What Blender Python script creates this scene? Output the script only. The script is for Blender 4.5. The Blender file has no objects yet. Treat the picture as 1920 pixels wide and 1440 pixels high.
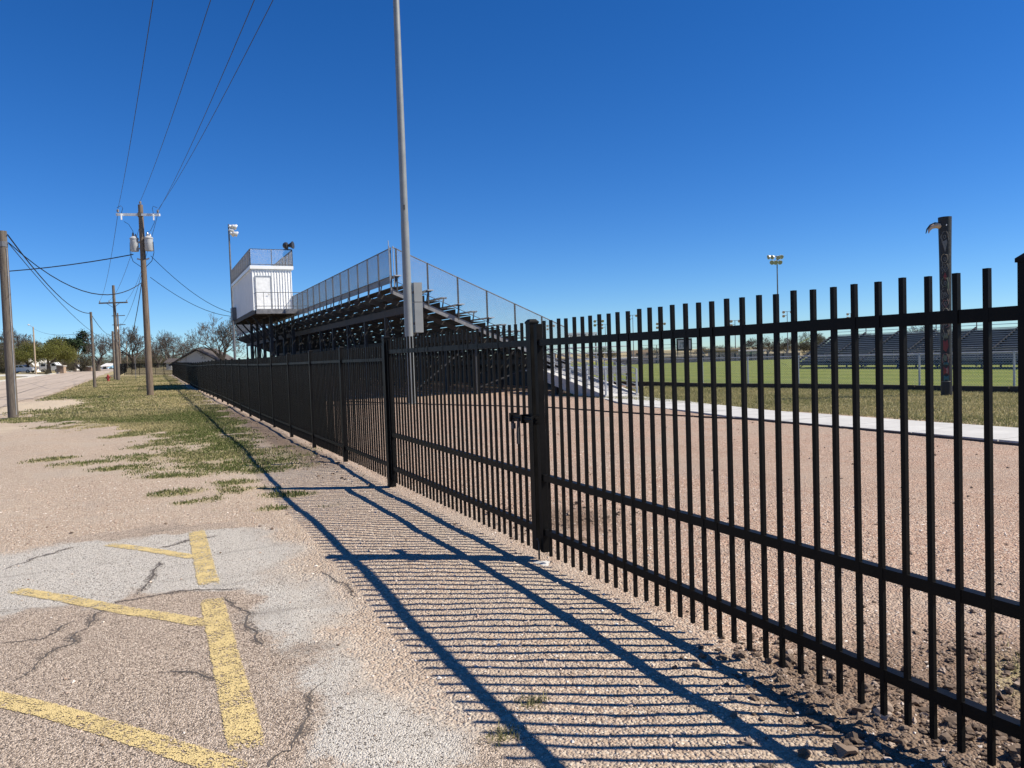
import bpy, bmesh, math, random
import numpy as np
from mathutils import Vector, Matrix, noise
random.seed(7)
rng = np.random.default_rng(7)
R2 = math.radians
SC = bpy.context.scene
COL = SC.collection

# ------------------------------------------------------------------ camera, sky, sun, exposure
FPX, CAMH, CX, CY = 1400.0, 1.63, 960.0, 720.0          # photo pixels of a 1920 x 1440 frame
_s = 0.0334
_hy = 687.0 - _s * (960 - 288)
_p = math.atan((CY - _hy) / math.hypot(1, _s) / FPX)
_n = Vector((-_s, 1.0)).normalized()
_up = Vector((_n.x * math.cos(_p), _n.y * math.cos(_p), math.sin(_p)))
_VX = 283.0
_v = Vector(((_VX - CX) / FPX, -(687.0 - _s * (_VX - 288) - CY) / FPX, -1.0))
_Y = (_v - _up * _v.dot(_up)).normalized()
_X = _Y.cross(_up)
RW = Matrix((_X, _Y, _up))                                # world = RW @ camera
cam_data = bpy.data.cameras.new('camera')
cam_data.sensor_fit = 'HORIZONTAL'
cam_data.sensor_width = 36.0
cam_data.lens = FPX / 1920 * 36.0
cam_data.clip_start = 0.05
cam_data.clip_end = 6000
cam = bpy.data.objects.new('camera', cam_data)
COL.objects.link(cam)
cam.matrix_world = Matrix.Translation((0, 0, CAMH)) @ RW.to_4x4()
SC.camera = cam

SUN = Vector((0.778, -0.50, 1.0)).normalized()
sun_el = math.asin(SUN.z)
sun_rot = math.atan2(SUN.x, SUN.y)
world = bpy.data.worlds.new('World')
SC.world = world
world.use_nodes = True
wn = world.node_tree
bg = wn.nodes['Background']
sky = wn.nodes.new('ShaderNodeTexSky')
sky.sky_type = 'NISHITA'
sky.sun_disc = False
sky.sun_elevation = sun_el
sky.sun_rotation = sun_rot
sky.altitude = 2000
sky.air_density = 1.0
sky.dust_density = 0.0
sky.ozone_density = 2.0
hs = wn.nodes.new('ShaderNodeHueSaturation')          # clear dry air, rendered as vividly as the phone does
hs.inputs['Saturation'].default_value = 1.34
tn = wn.nodes.new('ShaderNodeMix')
tn.data_type = 'RGBA'; tn.blend_type = 'MULTIPLY'; tn.inputs['Factor'].default_value = 1.0
tn.inputs['B'].default_value = (0.70, 0.97, 1.32, 1)
wn.links.new(sky.outputs[0], hs.inputs['Color'])
wn.links.new(hs.outputs[0], tn.inputs['A'])
wn.links.new(tn.outputs['Result'], bg.inputs[0])
bg.inputs[1].default_value = 0.068
ld = bpy.data.lights.new('sun', 'SUN')
ld.energy = 5.0
ld.angle = R2(0.5)
ld.color = (1.0, 0.925, 0.80)
lo = bpy.data.objects.new('sun', ld)
COL.objects.link(lo)
lo.rotation_euler = (-SUN).to_track_quat('-Z', 'Y').to_euler()
lo.location = (20, -20, 40)
SC.view_settings.view_transform = 'Standard'
SC.view_settings.look = 'None'
SC.view_settings.exposure = 0.55
SC.view_settings.gamma = 1.0
SC.view_settings.use_curve_mapping = False
SC.cycles.max_bounces = 6
SC.cycles.transparent_max_bounces = 12

# ------------------------------------------------------------------ terrain height (analytic part)
def sstep(a, b, x):
    t = np.clip((x - a) / (b - a), 0, 1)
    return t * t * (3 - 2 * t)

def terrain(x, y):
    x = np.asarray(x, float); y = np.asarray(y, float)
    z = 0.006 * np.maximum(0, y - 60) * (1 - sstep(8, 40, x))
    z = np.minimum(z, 1.2)
    z = z - 1.0 * sstep(24, 42, x)
    z = z + 0.25 * sstep(-17.5, -24, x)
    return z

def ray(px, py):
    return RW @ Vector(((px - CX) / FPX, -(py - CY) / FPX, -1.0))

def ground_at(px, py):
    r = ray(px, py)
    z = 0.0
    for _ in range(60):
        t = (z - CAMH) / r.z if r.z < -1e-5 else 3000
        t = min(max(t, 0), 3000)
        z = 0.5 * z + 0.5 * float(terrain(r.x * t, r.y * t))
    return Vector((r.x * t, r.y * t, z))

def at_depth(px, py, d):          # d metres along the optical axis
    r = ray(px, py)
    return Vector((0, 0, CAMH)) + r * d

def on_ground(px, d):             # column px at depth d, dropped to the terrain
    p = at_depth(px, 687 - _s * (px - 288), d)
    return Vector((p.x, p.y, float(terrain(p.x, p.y))))

# ------------------------------------------------------------------ materials
MATS = {}
def nd(nt, t, **kw):
    n = nt.nodes.new(t)
    for k, v in kw.items():
        setattr(n, k, v)
    return n

def mat(name, col, rough=0.6, metal=0.0, var=0.15, scale=3.0, bump=0.0, bscale=40.0, spec=None, col2=None, stretch=None, streak=0.0):
    m = bpy.data.materials.new(name)
    m.use_nodes = True
    nt = m.node_tree
    b = nt.nodes['Principled BSDF']
    b.inputs['Roughness'].default_value = rough
    b.inputs['Metallic'].default_value = metal
    if spec is not None:
        b.inputs['Specular IOR Level'].default_value = spec
    tc = nd(nt, 'ShaderNodeTexCoord')
    mp = nd(nt, 'ShaderNodeMapping')
    if stretch: mp.inputs['Scale'].default_value = stretch
    nt.links.new(tc.outputs['Object'], mp.inputs[0])
    ns = nd(nt, 'ShaderNodeTexNoise')
    ns.inputs['Scale'].default_value = scale
    ns.inputs['Detail'].default_value = 6
    ns.inputs['Roughness'].default_value = 0.65
    nt.links.new(mp.outputs[0], ns.inputs['Vector'])
    mx = nd(nt, 'ShaderNodeMix', data_type='RGBA')
    a = [max(0, c * (1 - var)) for c in col]
    c2 = col2 if col2 else [min(1, c * (1 + var)) for c in col]
    mx.inputs['A'].default_value = (*a, 1); mx.inputs['B'].default_value = (*c2, 1)
    rp = nd(nt, 'ShaderNodeMapRange')
    rp.inputs[1].default_value = 0.3; rp.inputs[2].default_value = 0.7
    nt.links.new(ns.outputs['Fac'], rp.inputs[0])
    nt.links.new(rp.outputs[0], mx.inputs['Factor'])
    nt.links.new(mx.outputs['Result'], b.inputs['Base Color'])
    rr = nd(nt, 'ShaderNodeMapRange')
    rr.inputs[3].default_value = max(0.02, rough - 0.1); rr.inputs[4].default_value = min(1, rough + 0.12)
    nt.links.new(ns.outputs['Fac'], rr.inputs[0])
    nt.links.new(rr.outputs[0], b.inputs['Roughness'])
    if bump:
        n2 = nd(nt, 'ShaderNodeTexNoise')
        n2.inputs['Scale'].default_value = bscale; n2.inputs['Detail'].default_value = 5
        nt.links.new(mp.outputs[0], n2.inputs['Vector'])
        bp = nd(nt, 'ShaderNodeBump')
        bp.inputs['Strength'].default_value = bump; bp.inputs['Distance'].default_value = 0.02
        nt.links.new(n2.outputs['Fac'], bp.inputs['Height'])
        nt.links.new(bp.outputs[0], b.inputs['Normal'])
    MATS[name] = m
    return m

mat('black_paint', (0.0045, 0.0045, 0.005), 0.45, var=0.35, scale=7, bump=0.05, bscale=60, spec=0.10, col2=(0.0085, 0.008, 0.0075))
mat('galv', (0.42, 0.43, 0.44), 0.45, 0.55, var=0.18, scale=5)
mat('galv_dark', (0.16, 0.16, 0.165), 0.5, 0.5, var=0.25, scale=4)
mat('mesh_wire', (0.22, 0.22, 0.22), 0.5, 0.4)
mat('mast_gray', (0.24, 0.25, 0.245), 0.45, 0.2, var=0.1, scale=2)
mat('steel_brown', (0.058, 0.050, 0.043), 0.75, 0.0, var=0.3, scale=3)
mat('steel_dark', (0.030, 0.031, 0.034), 0.65, 0.0, var=0.3, scale=3)
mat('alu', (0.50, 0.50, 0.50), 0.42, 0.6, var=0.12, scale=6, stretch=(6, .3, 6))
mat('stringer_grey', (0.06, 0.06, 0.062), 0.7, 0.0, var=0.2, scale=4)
mat('alu_foot_shaded', (0.045, 0.043, 0.041), 0.75, 0.0, var=0.3, scale=1.4, stretch=(3, .25, 3))  # aluminium boards coloured near black: shade under the stand put into the colour
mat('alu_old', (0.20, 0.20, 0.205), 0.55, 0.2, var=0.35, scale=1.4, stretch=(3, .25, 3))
mat('white_metal', (0.86, 0.86, 0.84), 0.45, var=0.06, scale=1.2)
mat('white_door', (0.82, 0.82, 0.80), 0.5, var=0.12, scale=4)
mat('wood_pole', (0.135, 0.095, 0.066), 0.9, var=0.45, scale=5, bump=0.7, bscale=18, stretch=(6, 6, 0.35), col2=(0.235, 0.18, 0.135))
mat('wood_pole_grey', (0.115, 0.095, 0.078), 0.9, var=0.45, scale=5, bump=0.7, bscale=18, stretch=(6, 6, 0.35), col2=(0.20, 0.165, 0.13))
mat('wood_pole_tan', (0.34, 0.26, 0.18), 0.85, var=0.3, scale=5, bump=0.5, bscale=18, stretch=(6, 6, 0.35))
mat('arm_grey', (0.68, 0.70, 0.71), 0.6, var=0.15, scale=3)
mat('can_grey', (0.40, 0.41, 0.42), 0.5, var=0.12, scale=3)
mat('ceramic', (0.18, 0.17, 0.17), 0.3)
mat('wire', (0.012, 0.012, 0.014), 0.6)
mat('concrete', (0.47, 0.46, 0.43), 0.85, var=0.14, scale=1.6, bump=0.25, bscale=60)
mat('concrete_kerb', (0.50, 0.48, 0.43), 0.9, var=0.15, scale=1.5, bump=0.2)
mat('wood_tie', (0.055, 0.043, 0.034), 0.9, var=0.5, scale=4, bump=0.6, bscale=25, stretch=(4, .5, 4))
mat('log_black', (0.013, 0.0125, 0.013), 0.55, var=0.5, scale=5, bump=0.4, bscale=12)
mat('paint_red', (0.17, 0.02, 0.02), 0.5, var=0.2)
mat('paint_teal', (0.03, 0.10, 0.11), 0.5, var=0.2)
mat('paint_green', (0.11, 0.13, 0.08), 0.5, var=0.2)
mat('paint_cream', (0.27, 0.23, 0.17), 0.5, var=0.2)
mat('paint_grey', (0.15, 0.15, 0.145), 0.5, var=0.2)
mat('paint_pink', (0.25, 0.12, 0.11), 0.5, var=0.2)
mat('beak_tan', (0.55, 0.40, 0.28), 0.45, var=0.12)
mat('bark', (0.085, 0.068, 0.055), 0.9, var=0.35, scale=2)
mat('bark_grey', (0.085, 0.070, 0.058), 0.9, var=0.35, scale=2)
mat('brick', (0.26, 0.11, 0.07), 0.85, var=0.3, scale=2.5)
mat('brick_tan', (0.33, 0.24, 0.17), 0.85, var=0.2, scale=2.5)
mat('siding_white', (0.78, 0.77, 0.74), 0.6, var=0.08, scale=1)
mat('siding_grey', (0.46, 0.43, 0.39), 0.7, var=0.1, scale=1)
mat('siding_blue', (0.28, 0.50, 0.62), 0.6, var=0.1, scale=1)
mat('siding_green', (0.11, 0.21, 0.16), 0.7, var=0.15, scale=1)
mat('stucco_tan', (0.52, 0.38, 0.24), 0.8, var=0.1, scale=0.5)
mat('roof_dark', (0.075, 0.062, 0.055), 0.85, var=0.3, scale=3)
mat('roof_light', (0.66, 0.64, 0.60), 0.6, var=0.1, scale=1)
mat('roof_tan', (0.36, 0.29, 0.22), 0.8, var=0.2, scale=2)
mat('car_white', (0.74, 0.75, 0.76), 0.25, var=0.03)
mat('glass_dark', (0.012, 0.014, 0.017), 0.12, var=0.1)
mat('tyre', (0.014, 0.014, 0.014), 0.8)
mat('rim', (0.35, 0.35, 0.36), 0.35, 0.6)
mat('tail_red', (0.35, 0.02, 0.02), 0.3)
mat('hydrant_red', (0.28, 0.03, 0.025), 0.5, var=0.3)
mat('reflector', (0.72, 0.72, 0.70), 0.3, 0.3)
mat('lamp_face', (0.30, 0.29, 0.25), 0.25)
mat('horn_dark', (0.03, 0.03, 0.032), 0.5)
mat('sign_white', (0.80, 0.80, 0.80), 0.5)
mat('sign_ink', (0.02, 0.02, 0.02), 0.5)
mat('sign_grey', (0.33, 0.31, 0.33), 0.5)
mat('blue_tarp', (0.05, 0.11, 0.28), 0.6)
mat('yellow_rail', (0.62, 0.55, 0.12), 0.5)
mat('screen_grey', (0.07, 0.075, 0.08), 0.8, var=0.25, scale=.4)
mat('soil', (0.10, 0.072, 0.052), 0.95, var=0.35, scale=12, bump=0.8, bscale=30)
mat('crack_dark', (0.085, 0.072, 0.062), 0.95, var=0.4, scale=30)

def leaf_mat(name, a, b, trans=0.3):
    m = bpy.data.materials.new(name); m.use_nodes = True
    nt = m.node_tree; p = nt.nodes['Principled BSDF']
    at = nd(nt, 'ShaderNodeAttribute', attribute_name='tint')
    mx = nd(nt, 'ShaderNodeMix', data_type='RGBA')
    mx.inputs['A'].default_value = (*a, 1); mx.inputs['B'].default_value = (*b, 1)
    nt.links.new(at.outputs['Fac'], mx.inputs['Factor'])
    nt.links.new(mx.outputs['Result'], p.inputs['Base Color'])
    p.inputs['Roughness'].default_value = 0.7
    p.inputs['Specular IOR Level'].default_value = 0.2
    tr = nd(nt, 'ShaderNodeBsdfTranslucent')
    nt.links.new(mx.outputs['Result'], tr.inputs['Color'])
    ms = nd(nt, 'ShaderNodeMixShader'); ms.inputs[0].default_value = trans
    nt.links.new(p.outputs[0], ms.inputs[1]); nt.links.new(tr.outputs[0], ms.inputs[2])
    nt.links.new(ms.outputs[0], nt.nodes['Material Output'].inputs[0])
    MATS[name] = m
leaf_mat('leaf_spring', (0.10, 0.11, 0.028), (0.22, 0.215, 0.055))
leaf_mat('leaf_olive', (0.065, 0.065, 0.032), (0.14, 0.13, 0.065))
leaf_mat('leaf_dark', (0.012, 0.028, 0.012), (0.04, 0.065, 0.025), 0.15)
leaf_mat('blade', (0.085, 0.115, 0.028), (0.58, 0.47, 0.26), 0.25)
leaf_mat('blade_green', (0.115, 0.14, 0.04), (0.50, 0.43, 0.22), 0.25)

# ------------------------------------------------------------------ mesh builder and objects
class MB:
    def __init__(s): s.v = []; s.f = []
    def box(s, a, b):
        x0, y0, z0 = a; x1, y1, z1 = b; i = len(s.v)
        s.v += [(x0,y0,z0),(x1,y0,z0),(x1,y1,z0),(x0,y1,z0),(x0,y0,z1),(x1,y0,z1),(x1,y1,z1),(x0,y1,z1)]
        s.f += [(i,i+3,i+2,i+1),(i+4,i+5,i+6,i+7),(i,i+1,i+5,i+4),(i+1,i+2,i+6,i+5),(i+2,i+3,i+7,i+6),(i+3,i,i+4,i+7)]
        return s
    def cbox(s, c, sz): 
        return s.box([c[k]-sz[k]/2 for k in range(3)], [c[k]+sz[k]/2 for k in range(3)])
    def bar(s, p, q, w, h=None, up=(0,0,1)):
        p = Vector(p); q = Vector(q); h = h or w
        d = (q - p).normalized(); u = Vector(up)
        if abs(d.dot(u)) > 0.98: u = Vector((0, 1, 0))
        sd = d.cross(u).normalized() * (w/2); un = sd.cross(d).normalized() * (h/2)
        i = len(s.v)
        for c in (p, q):
            s.v += [tuple(c - sd - un), tuple(c + sd - un), tuple(c + sd + un), tuple(c - sd + un)]
        s.f += [(i,i+1,i+2,i+3)[::-1],(i+4,i+5,i+6,i+7),(i,i+1,i+5,i+4),(i+1,i+2,i+6,i+5),(i+2,i+3,i+7,i+6),(i+3,i,i+4,i+7)]
        return s
    def tube(s, pts, rad, n=6, cap=True):
        pts = [Vector(p) for p in pts]
        if not hasattr(rad, '__len__'): rad = [rad]*len(pts)
        base = len(s.v); ref = None
        for k, p in enumerate(pts):
            d = (pts[min(k+1, len(pts)-1)] - pts[max(k-1, 0)]).normalized()
            if ref is None:
                ref = Vector((0,0,1)) if abs(d.z) < 0.9 else Vector((1,0,0))
            u = (ref - d*ref.dot(d))
            if u.length < 1e-4: u = d.orthogonal()
            u.normalize(); ref = u; w = d.cross(u)
            for j in range(n):
                a = 2*math.pi*j/n
                s.v.append(tuple(p + (u*math.cos(a) + w*math.sin(a))*rad[k]))
        for k in range(len(pts)-1):
            for j in range(n):
                a = base+k*n+j; b = base+k*n+(j+1)%n
                s.f.append((a, b, b+n, a+n))
        if cap:
            s.f.append(tuple(base+j for j in range(n))[::-1])
            s.f.append(tuple(base+(len(pts)-1)*n+j for j in range(n)))
        return s
    def lathe(s, c, prof, n=16, axis=(0,0,1)):
        c = Vector(c); ax = Vector(axis).normalized()
        s.tube([c + ax*z for r, z in prof], [max(r, 1e-4) for r, z in prof], n); return s
    def poly(s, pts, flip=False):
        i = len(s.v); s.v += [tuple(p) for p in pts]
        f = tuple(range(i, i+len(pts))); s.f.append(f[::-1] if flip else f); return s
    def prism(s, pts, vec):
        pts = [Vector(p) for p in pts]; vec = Vector(vec); n = len(pts); i = len(s.v)
        s.v += [tuple(p) for p in pts] + [tuple(p+vec) for p in pts]
        s.f.append(tuple(range(i, i+n))[::-1]); s.f.append(tuple(range(i+n, i+2*n)))
        for k in range(n): s.f.append((i+k, i+(k+1)%n, i+n+(k+1)%n, i+n+k))
        return s

def link_mesh(name, me, parent=None, loc=(0,0,0), **props):
    o = bpy.data.objects.new(name, me)
    COL.objects.link(o)
    o.location = loc
    if parent is not None: o.parent = parent
    for k, v in props.items(): o[k] = v
    return o

WL = {}
def wloc(o):
    if o is None: return Vector((0, 0, 0))
    return WL.get(o.name, Vector((0, 0, 0)))

def mesh_of(name, mb, m, off=(0,0,0), smooth=False, recalc=True):
    me = bpy.data.meshes.new(name)
    v = np.array(mb.v, float) - np.array(off, float)
    me.from_pydata(v.tolist(), [], mb.f)
    me.materials.append(MATS[m] if isinstance(m, str) else m)
    if recalc:
        bm = bmesh.new(); bm.from_mesh(me); bmesh.ops.recalc_face_normals(bm, faces=bm.faces); bm.to_mesh(me); bm.free()
    if smooth:
        me.polygons.foreach_set('use_smooth', [True]*len(me.polygons))
        try: me.set_sharp_from_angle(angle=R2(40))
        except Exception: pass
    me.update()
    return me

def part(name, mb, m, parent, smooth=False, **props):
    off = wloc(parent)
    me = mesh_of(name, mb, m, off, smooth)
    o = link_mesh(name, me, parent, **props)
    WL[o.name] = off
    return o

def thing(name, label, cat, loc, group=None):
    o = bpy.data.objects.new(name, None)
    COL.objects.link(o); o.location = loc
    o['label'] = label; o['category'] = cat
    if group: o['group'] = group
    WL[o.name] = Vector(loc)
    return o

def solo(name, label, cat, mb, m, group=None, smooth=False, kind=None, origin=None):
    c = Vector(origin) if origin is not None else Vector(np.array(mb.v).mean(axis=0))
    if origin is None: c.z = float(np.array(mb.v)[:, 2].min())
    me = mesh_of(name, mb, m, c, smooth)
    o = link_mesh(name, me, None, c)
    if label: o['label'] = label
    if cat: o['category'] = cat
    if group: o['group'] = group
    if kind: o['kind'] = kind
    WL[o.name] = c
    return o

def piece(name, me, parent, loc, rot=None, scale=None):
    o = bpy.data.objects.new(name, me); COL.objects.link(o)
    o.parent = parent
    o.location = Vector(loc) - wloc(parent)
    if rot: o.rotation_euler = rot
    if scale: o.scale = scale
    return o

def chainlink(mb, corner, along, up, L, Hh, pitch=0.08, r=0.0022, shear=None):
    """woven diagonal wires in a panel: corner + u*along + v*up (+ u*shear)"""
    corner = Vector(corner); al = Vector(along); up = Vector(up)
    def P(u, v): return corner + al*u + up*v
    for sgn in (1, -1):
        k = -Hh
        while k < L:
            u0, v0, u1, v1 = k, 0.0, k+Hh, Hh
            if u0 < 0: v0 += -u0; u0 = 0
            if u1 > L: v1 -= (u1-L); u1 = L
            if u1 - u0 > 0.01:
                a = P(u0, v0) if sgn > 0 else P(u0, Hh-v0)
                b = P(u1, v1) if sgn > 0 else P(u1, Hh-v1)
                mb.tube([a, b], r, 3, False)
            k += pitch

# ------------------------------------------------------------------ ground sheet with real relief
def axis(fine0, fine1, step, lo, hi, g=1.09):
    a = list(np.arange(fine0, fine1 + 1e-6, step))
    st = step; x = a[-1]
    while x < hi: st *= g; x += st; a.append(x)
    st = step; x = a[0]
    while x > lo: st *= g; x -= st; a.insert(0, x)
    return np.array(a)
GX = axis(-3.2, 5.2, 0.05, -1600, 1800, 1.07)
GY = axis(1.2, 10.0, 0.05, -120, 3500, 1.045)
gxx, gyy = np.meshgrid(GX, GY)

def vnoise(x, y, sc, seed=0):
    """smooth value noise, vectorised"""
    x = x*sc + seed*17.31; y = y*sc + seed*9.17
    xi = np.floor(x).astype(int); yi = np.floor(y).astype(int)
    fx = x-xi; fy = y-yi
    def h(a, b):
        n = (a*374761393 + b*668265263 + seed*974634777) & 0xFFFFFFFF
        n = ((n ^ (n >> 13))*1274126177) & 0xFFFFFFFF
        return ((n ^ (n >> 16)) & 0xFFFF)/65535.0
    u = fx*fx*(3-2*fx); v = fy*fy*(3-2*fy)
    return (h(xi,yi)*(1-u)+h(xi+1,yi)*u)*(1-v) + (h(xi,yi+1)*(1-u)+h(xi+1,yi+1)*u)*v
def fbm(x, y, sc, seed=0, o=4):
    t = 0; a = 0.5; n = 0
    for k in range(o):
        t = t + a*vnoise(x, y, sc*2**k, seed+k); n += a; a *= 0.5
    return t/n

def soil_mask(x, y):
    d1 = np.exp(-(((x-3.5)/1.0)**2 + ((y-1.7)/1.3)**2))
    d2 = np.exp(-(((x-2.75)/0.35)**2)) * sstep(3.6, 1.6, y)
    d3 = 0.8*np.exp(-(((x-3.6)/0.6)**2 + ((y-6.3)/0.7)**2))
    d4 = 0.75*np.exp(-(((x-2.35)/0.45)**2)) * sstep(9, 13, y) * sstep(40, 24, y)
    return np.clip(d1 + d2 + d3 + d4, 0, 1)

def near_h(x, y):
    fade = sstep(60, 25, np.abs(y-5)) * sstep(40, 20, np.abs(x))
    pave = sstep(1.15, 0.7, x + 0.25*(fbm(x, y, 0.7, 3)-0.5)) * sstep(9.5, 8.6, y)
    b = 0.04*(fbm(x, y, 0.8, 11)-0.5) + 0.012*(fbm(x, y, 3.2, 12, 3)-0.5) + 0.010*(fbm(x, y, 11, 13, 2)-0.5)
    b = b*(1-0.75*pave)
    sm = soil_mask(x, y)
    b = b + sm*(0.07*(fbm(x, y, 3.0, 14, 4)-0.45) + 0.06*(fbm(x, y, 8, 15, 3)-0.45))
    b = b + 0.015*np.sin(x*2.2+y*0.7)*(1-pave)
    return b*fade
FENCE_X = 2.71
gz = terrain(gxx, gyy) + near_h(gxx, gyy)

def gh(x, y):
    """height of the built ground sheet (bilinear)"""
    x = np.atleast_1d(np.asarray(x, float)); y = np.atleast_1d(np.asarray(y, float))
    i = np.clip(np.searchsorted(GX, x)-1, 0, len(GX)-2); j = np.clip(np.searchsorted(GY, y)-1, 0, len(GY)-2)
    u = (x-GX[i])/(GX[i+1]-GX[i]); v = (y-GY[j])/(GY[j+1]-GY[j])
    return (gz[j,i]*(1-u)+gz[j,i+1]*u)*(1-v) + (gz[j+1,i]*(1-u)+gz[j+1,i+1]*u)*v
def g1(x, y): return float(gh(x, y)[0])

ROAD_W = 10.2
def road_r(y): return -6.05 - 0.013*(np.asarray(y, float)-40)

def grass_mask(x, y):
    lim = 12.2 + np.maximum(0, 0.9-x)*3.75
    nb = (fbm(x, y, 0.45, 21)-0.5)*10 + (fbm(x, y, 1.7, 22)-0.5)*14
    g = sstep(-2.0, 5.0, y-lim+nb)
    g = g*sstep(2.75, 1.7, x + (fbm(x, y, 0.9, 23)-0.5)*1.6 + sstep(30, 14, y)*0.55)
    caliche = sstep(-2.2, -4.2, x + (y-41)*0.05) * np.exp(-((y-41-0.3*(x+5))/5.5)**2)*1.2
    g = g*(1-np.clip(caliche*1.2*(0.5+fbm(x, y, 0.5, 24)), 0, 1))
    g = g*sstep(0.1, 0.9, x-road_r(y))
    # tufts on the gravel
    for (tx, ty, tr) in TUFTS:
        d = ((x-tx)/tr)**2 + ((y-ty)/(tr*0.7))**2
        g = np.maximum(g, np.exp(-d*1.3)*(0.15+1.35*fbm(x, y, 2.2, 25)))
    # inner verge between walkway and field fence
    iv = sstep(13.8, 14.2, x)*sstep(26.5, 24, y - (x-14)*0.5)*(x < 24)
    g = np.maximum(g, iv)
    far = sstep(15, 17, -x)*1.0*(x < road_r(y)-ROAD_W)
    g = np.maximum(g, far)
    g = np.maximum(g, (y > 118)*(x > road_r(y))*(x < 60)*1.0)
    g = np.maximum(g, (y > 95)*(x > 4)*(x < 24)*1.0)
    g = np.maximum(g, .8*((x > 110)|((y > 150) & (x > 24))))
    return np.clip(g, 0, 1)
TUFTS = [(1.0, 12.9, 1.7), (1.3, 14.2, 1.6), (1.5, 12.0, 0.9), (0.4, 15.0, 1.5), (0.9, 17.0, 1.6), (0.2, 12.0, 0.7), (0.9, 10.9, 0.5), (0.2, 10.4, 0.45), (1.45, 9.5, 0.45), (1.15, 8.6, 0.28), (1.75, 8.5, 0.25),
         (0.35, 9.6, 0.3), (-0.4, 13.6, 0.8), (-1.1, 14.6, 0.7), (-1.8, 15.8, 0.6), (1.5, 13.2, 0.9), (1.3, 2.9, 0.10), (1.55, 3.1, 0.09), (3.9, 2.0, 0.55), (4.5, 1.6, 0.6),
         (-5.4, 29.6, 1.5), (-4.4, 30.0, 1.6), (-3.4, 29.0, 1.5), (-2.4, 28.4, 1.0), (-1.4, 23.5, 0.6), (0.6, 19.0, 1.0), (-0.6, 20.0, 0.8), (1.95, 2.1, 0.12)]
def field_mask(x, y): return (x > 22.4)*sstep(175, 150, y)*sstep(130, 110, x)
def patch_mask(x, y):
    e = (fbm(x, y, 1.3, 31)-0.5)*0.9 + (fbm(x, y, 6, 32)-0.5)*0.25
    a = sstep(1.25, 0.75, x + e + 0.12*(y-5))*sstep(8.55, 7.85, y + e*1.6 + np.maximum(0, -x-0.6)*0.55)*sstep(-9, -7, x)
    return a
def white_mask(x, y):
    e = (fbm(x, y, 1.1, 41)-0.5)*1.1 + (fbm(x, y, 5, 42)-0.5)*0.5
    w = np.exp(-(((x-0.92+e*0.4)/0.42)**2))*sstep(2.4, 3.2, y)*sstep(8.0, 7.4, y)*(1.15-.5*np.exp(-((y-4.3)/.5)**2))
    w2 = sstep(5.6, 6.3, y+e+0.25*(x+0.5))*sstep(8.3, 7.7, y+e)*sstep(1.2, 0.9, x)
    w3 = np.exp(-(((x+1.5+e*0.3)/0.8)**2+((y-6.2)/0.6)**2))
    return np.clip(w*1.1+w2*0.75+w3*0.8, 0, 1)
def pale_mask(x, y):
    c = sstep(-1.5, -4.0, x + (y-41)*0.05)*np.exp(-((y-40-0.3*(x+5))/6.0)**2)*1.3
    c2 = 0.7*sstep(-2, -4.5, x)*np.exp(-((y-25)/4.0)**2)
    return np.clip((c+c2)*(0.5+fbm(x, y, 0.35, 51)), 0, 1)

nvx, nvy = len(GX), len(GY)
V = np.stack([gxx, gyy, gz], -1).reshape(-1, 3)
ii = np.arange(nvx*nvy).reshape(nvy, nvx)
F = np.stack([ii[:-1,:-1], ii[:-1,1:], ii[1:,1:], ii[1:,:-1]], -1).reshape(-1, 4)
gme = bpy.data.meshes.new('ground')
gme.vertices.add(len(V)); gme.vertices.foreach_set('co', V.ravel())
gme.loops.add(F.size); gme.loops.foreach_set('vertex_index', F.ravel())
gme.polygons.add(len(F)); gme.polygons.foreach_set('loop_start', np.arange(0, F.size, 4))
gme.polygons.foreach_set('use_smooth', np.ones(len(F), bool))
gme.update(calc_edges=True)
xs, ys = gxx.ravel(), gyy.ravel()
for nm, arr in dict(grass=grass_mask(xs, ys), patch=patch_mask(xs, ys), white=white_mask(xs, ys), soil=soil_mask(xs, ys),
                    pale=pale_mask(xs, ys), yard=sstep(2.4, 3.2, xs), field=field_mask(xs, ys)).items():
    at = gme.attributes.new(nm, 'FLOAT', 'POINT'); at.data.foreach_set('value', np.asarray(arr, np.float32))

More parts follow.
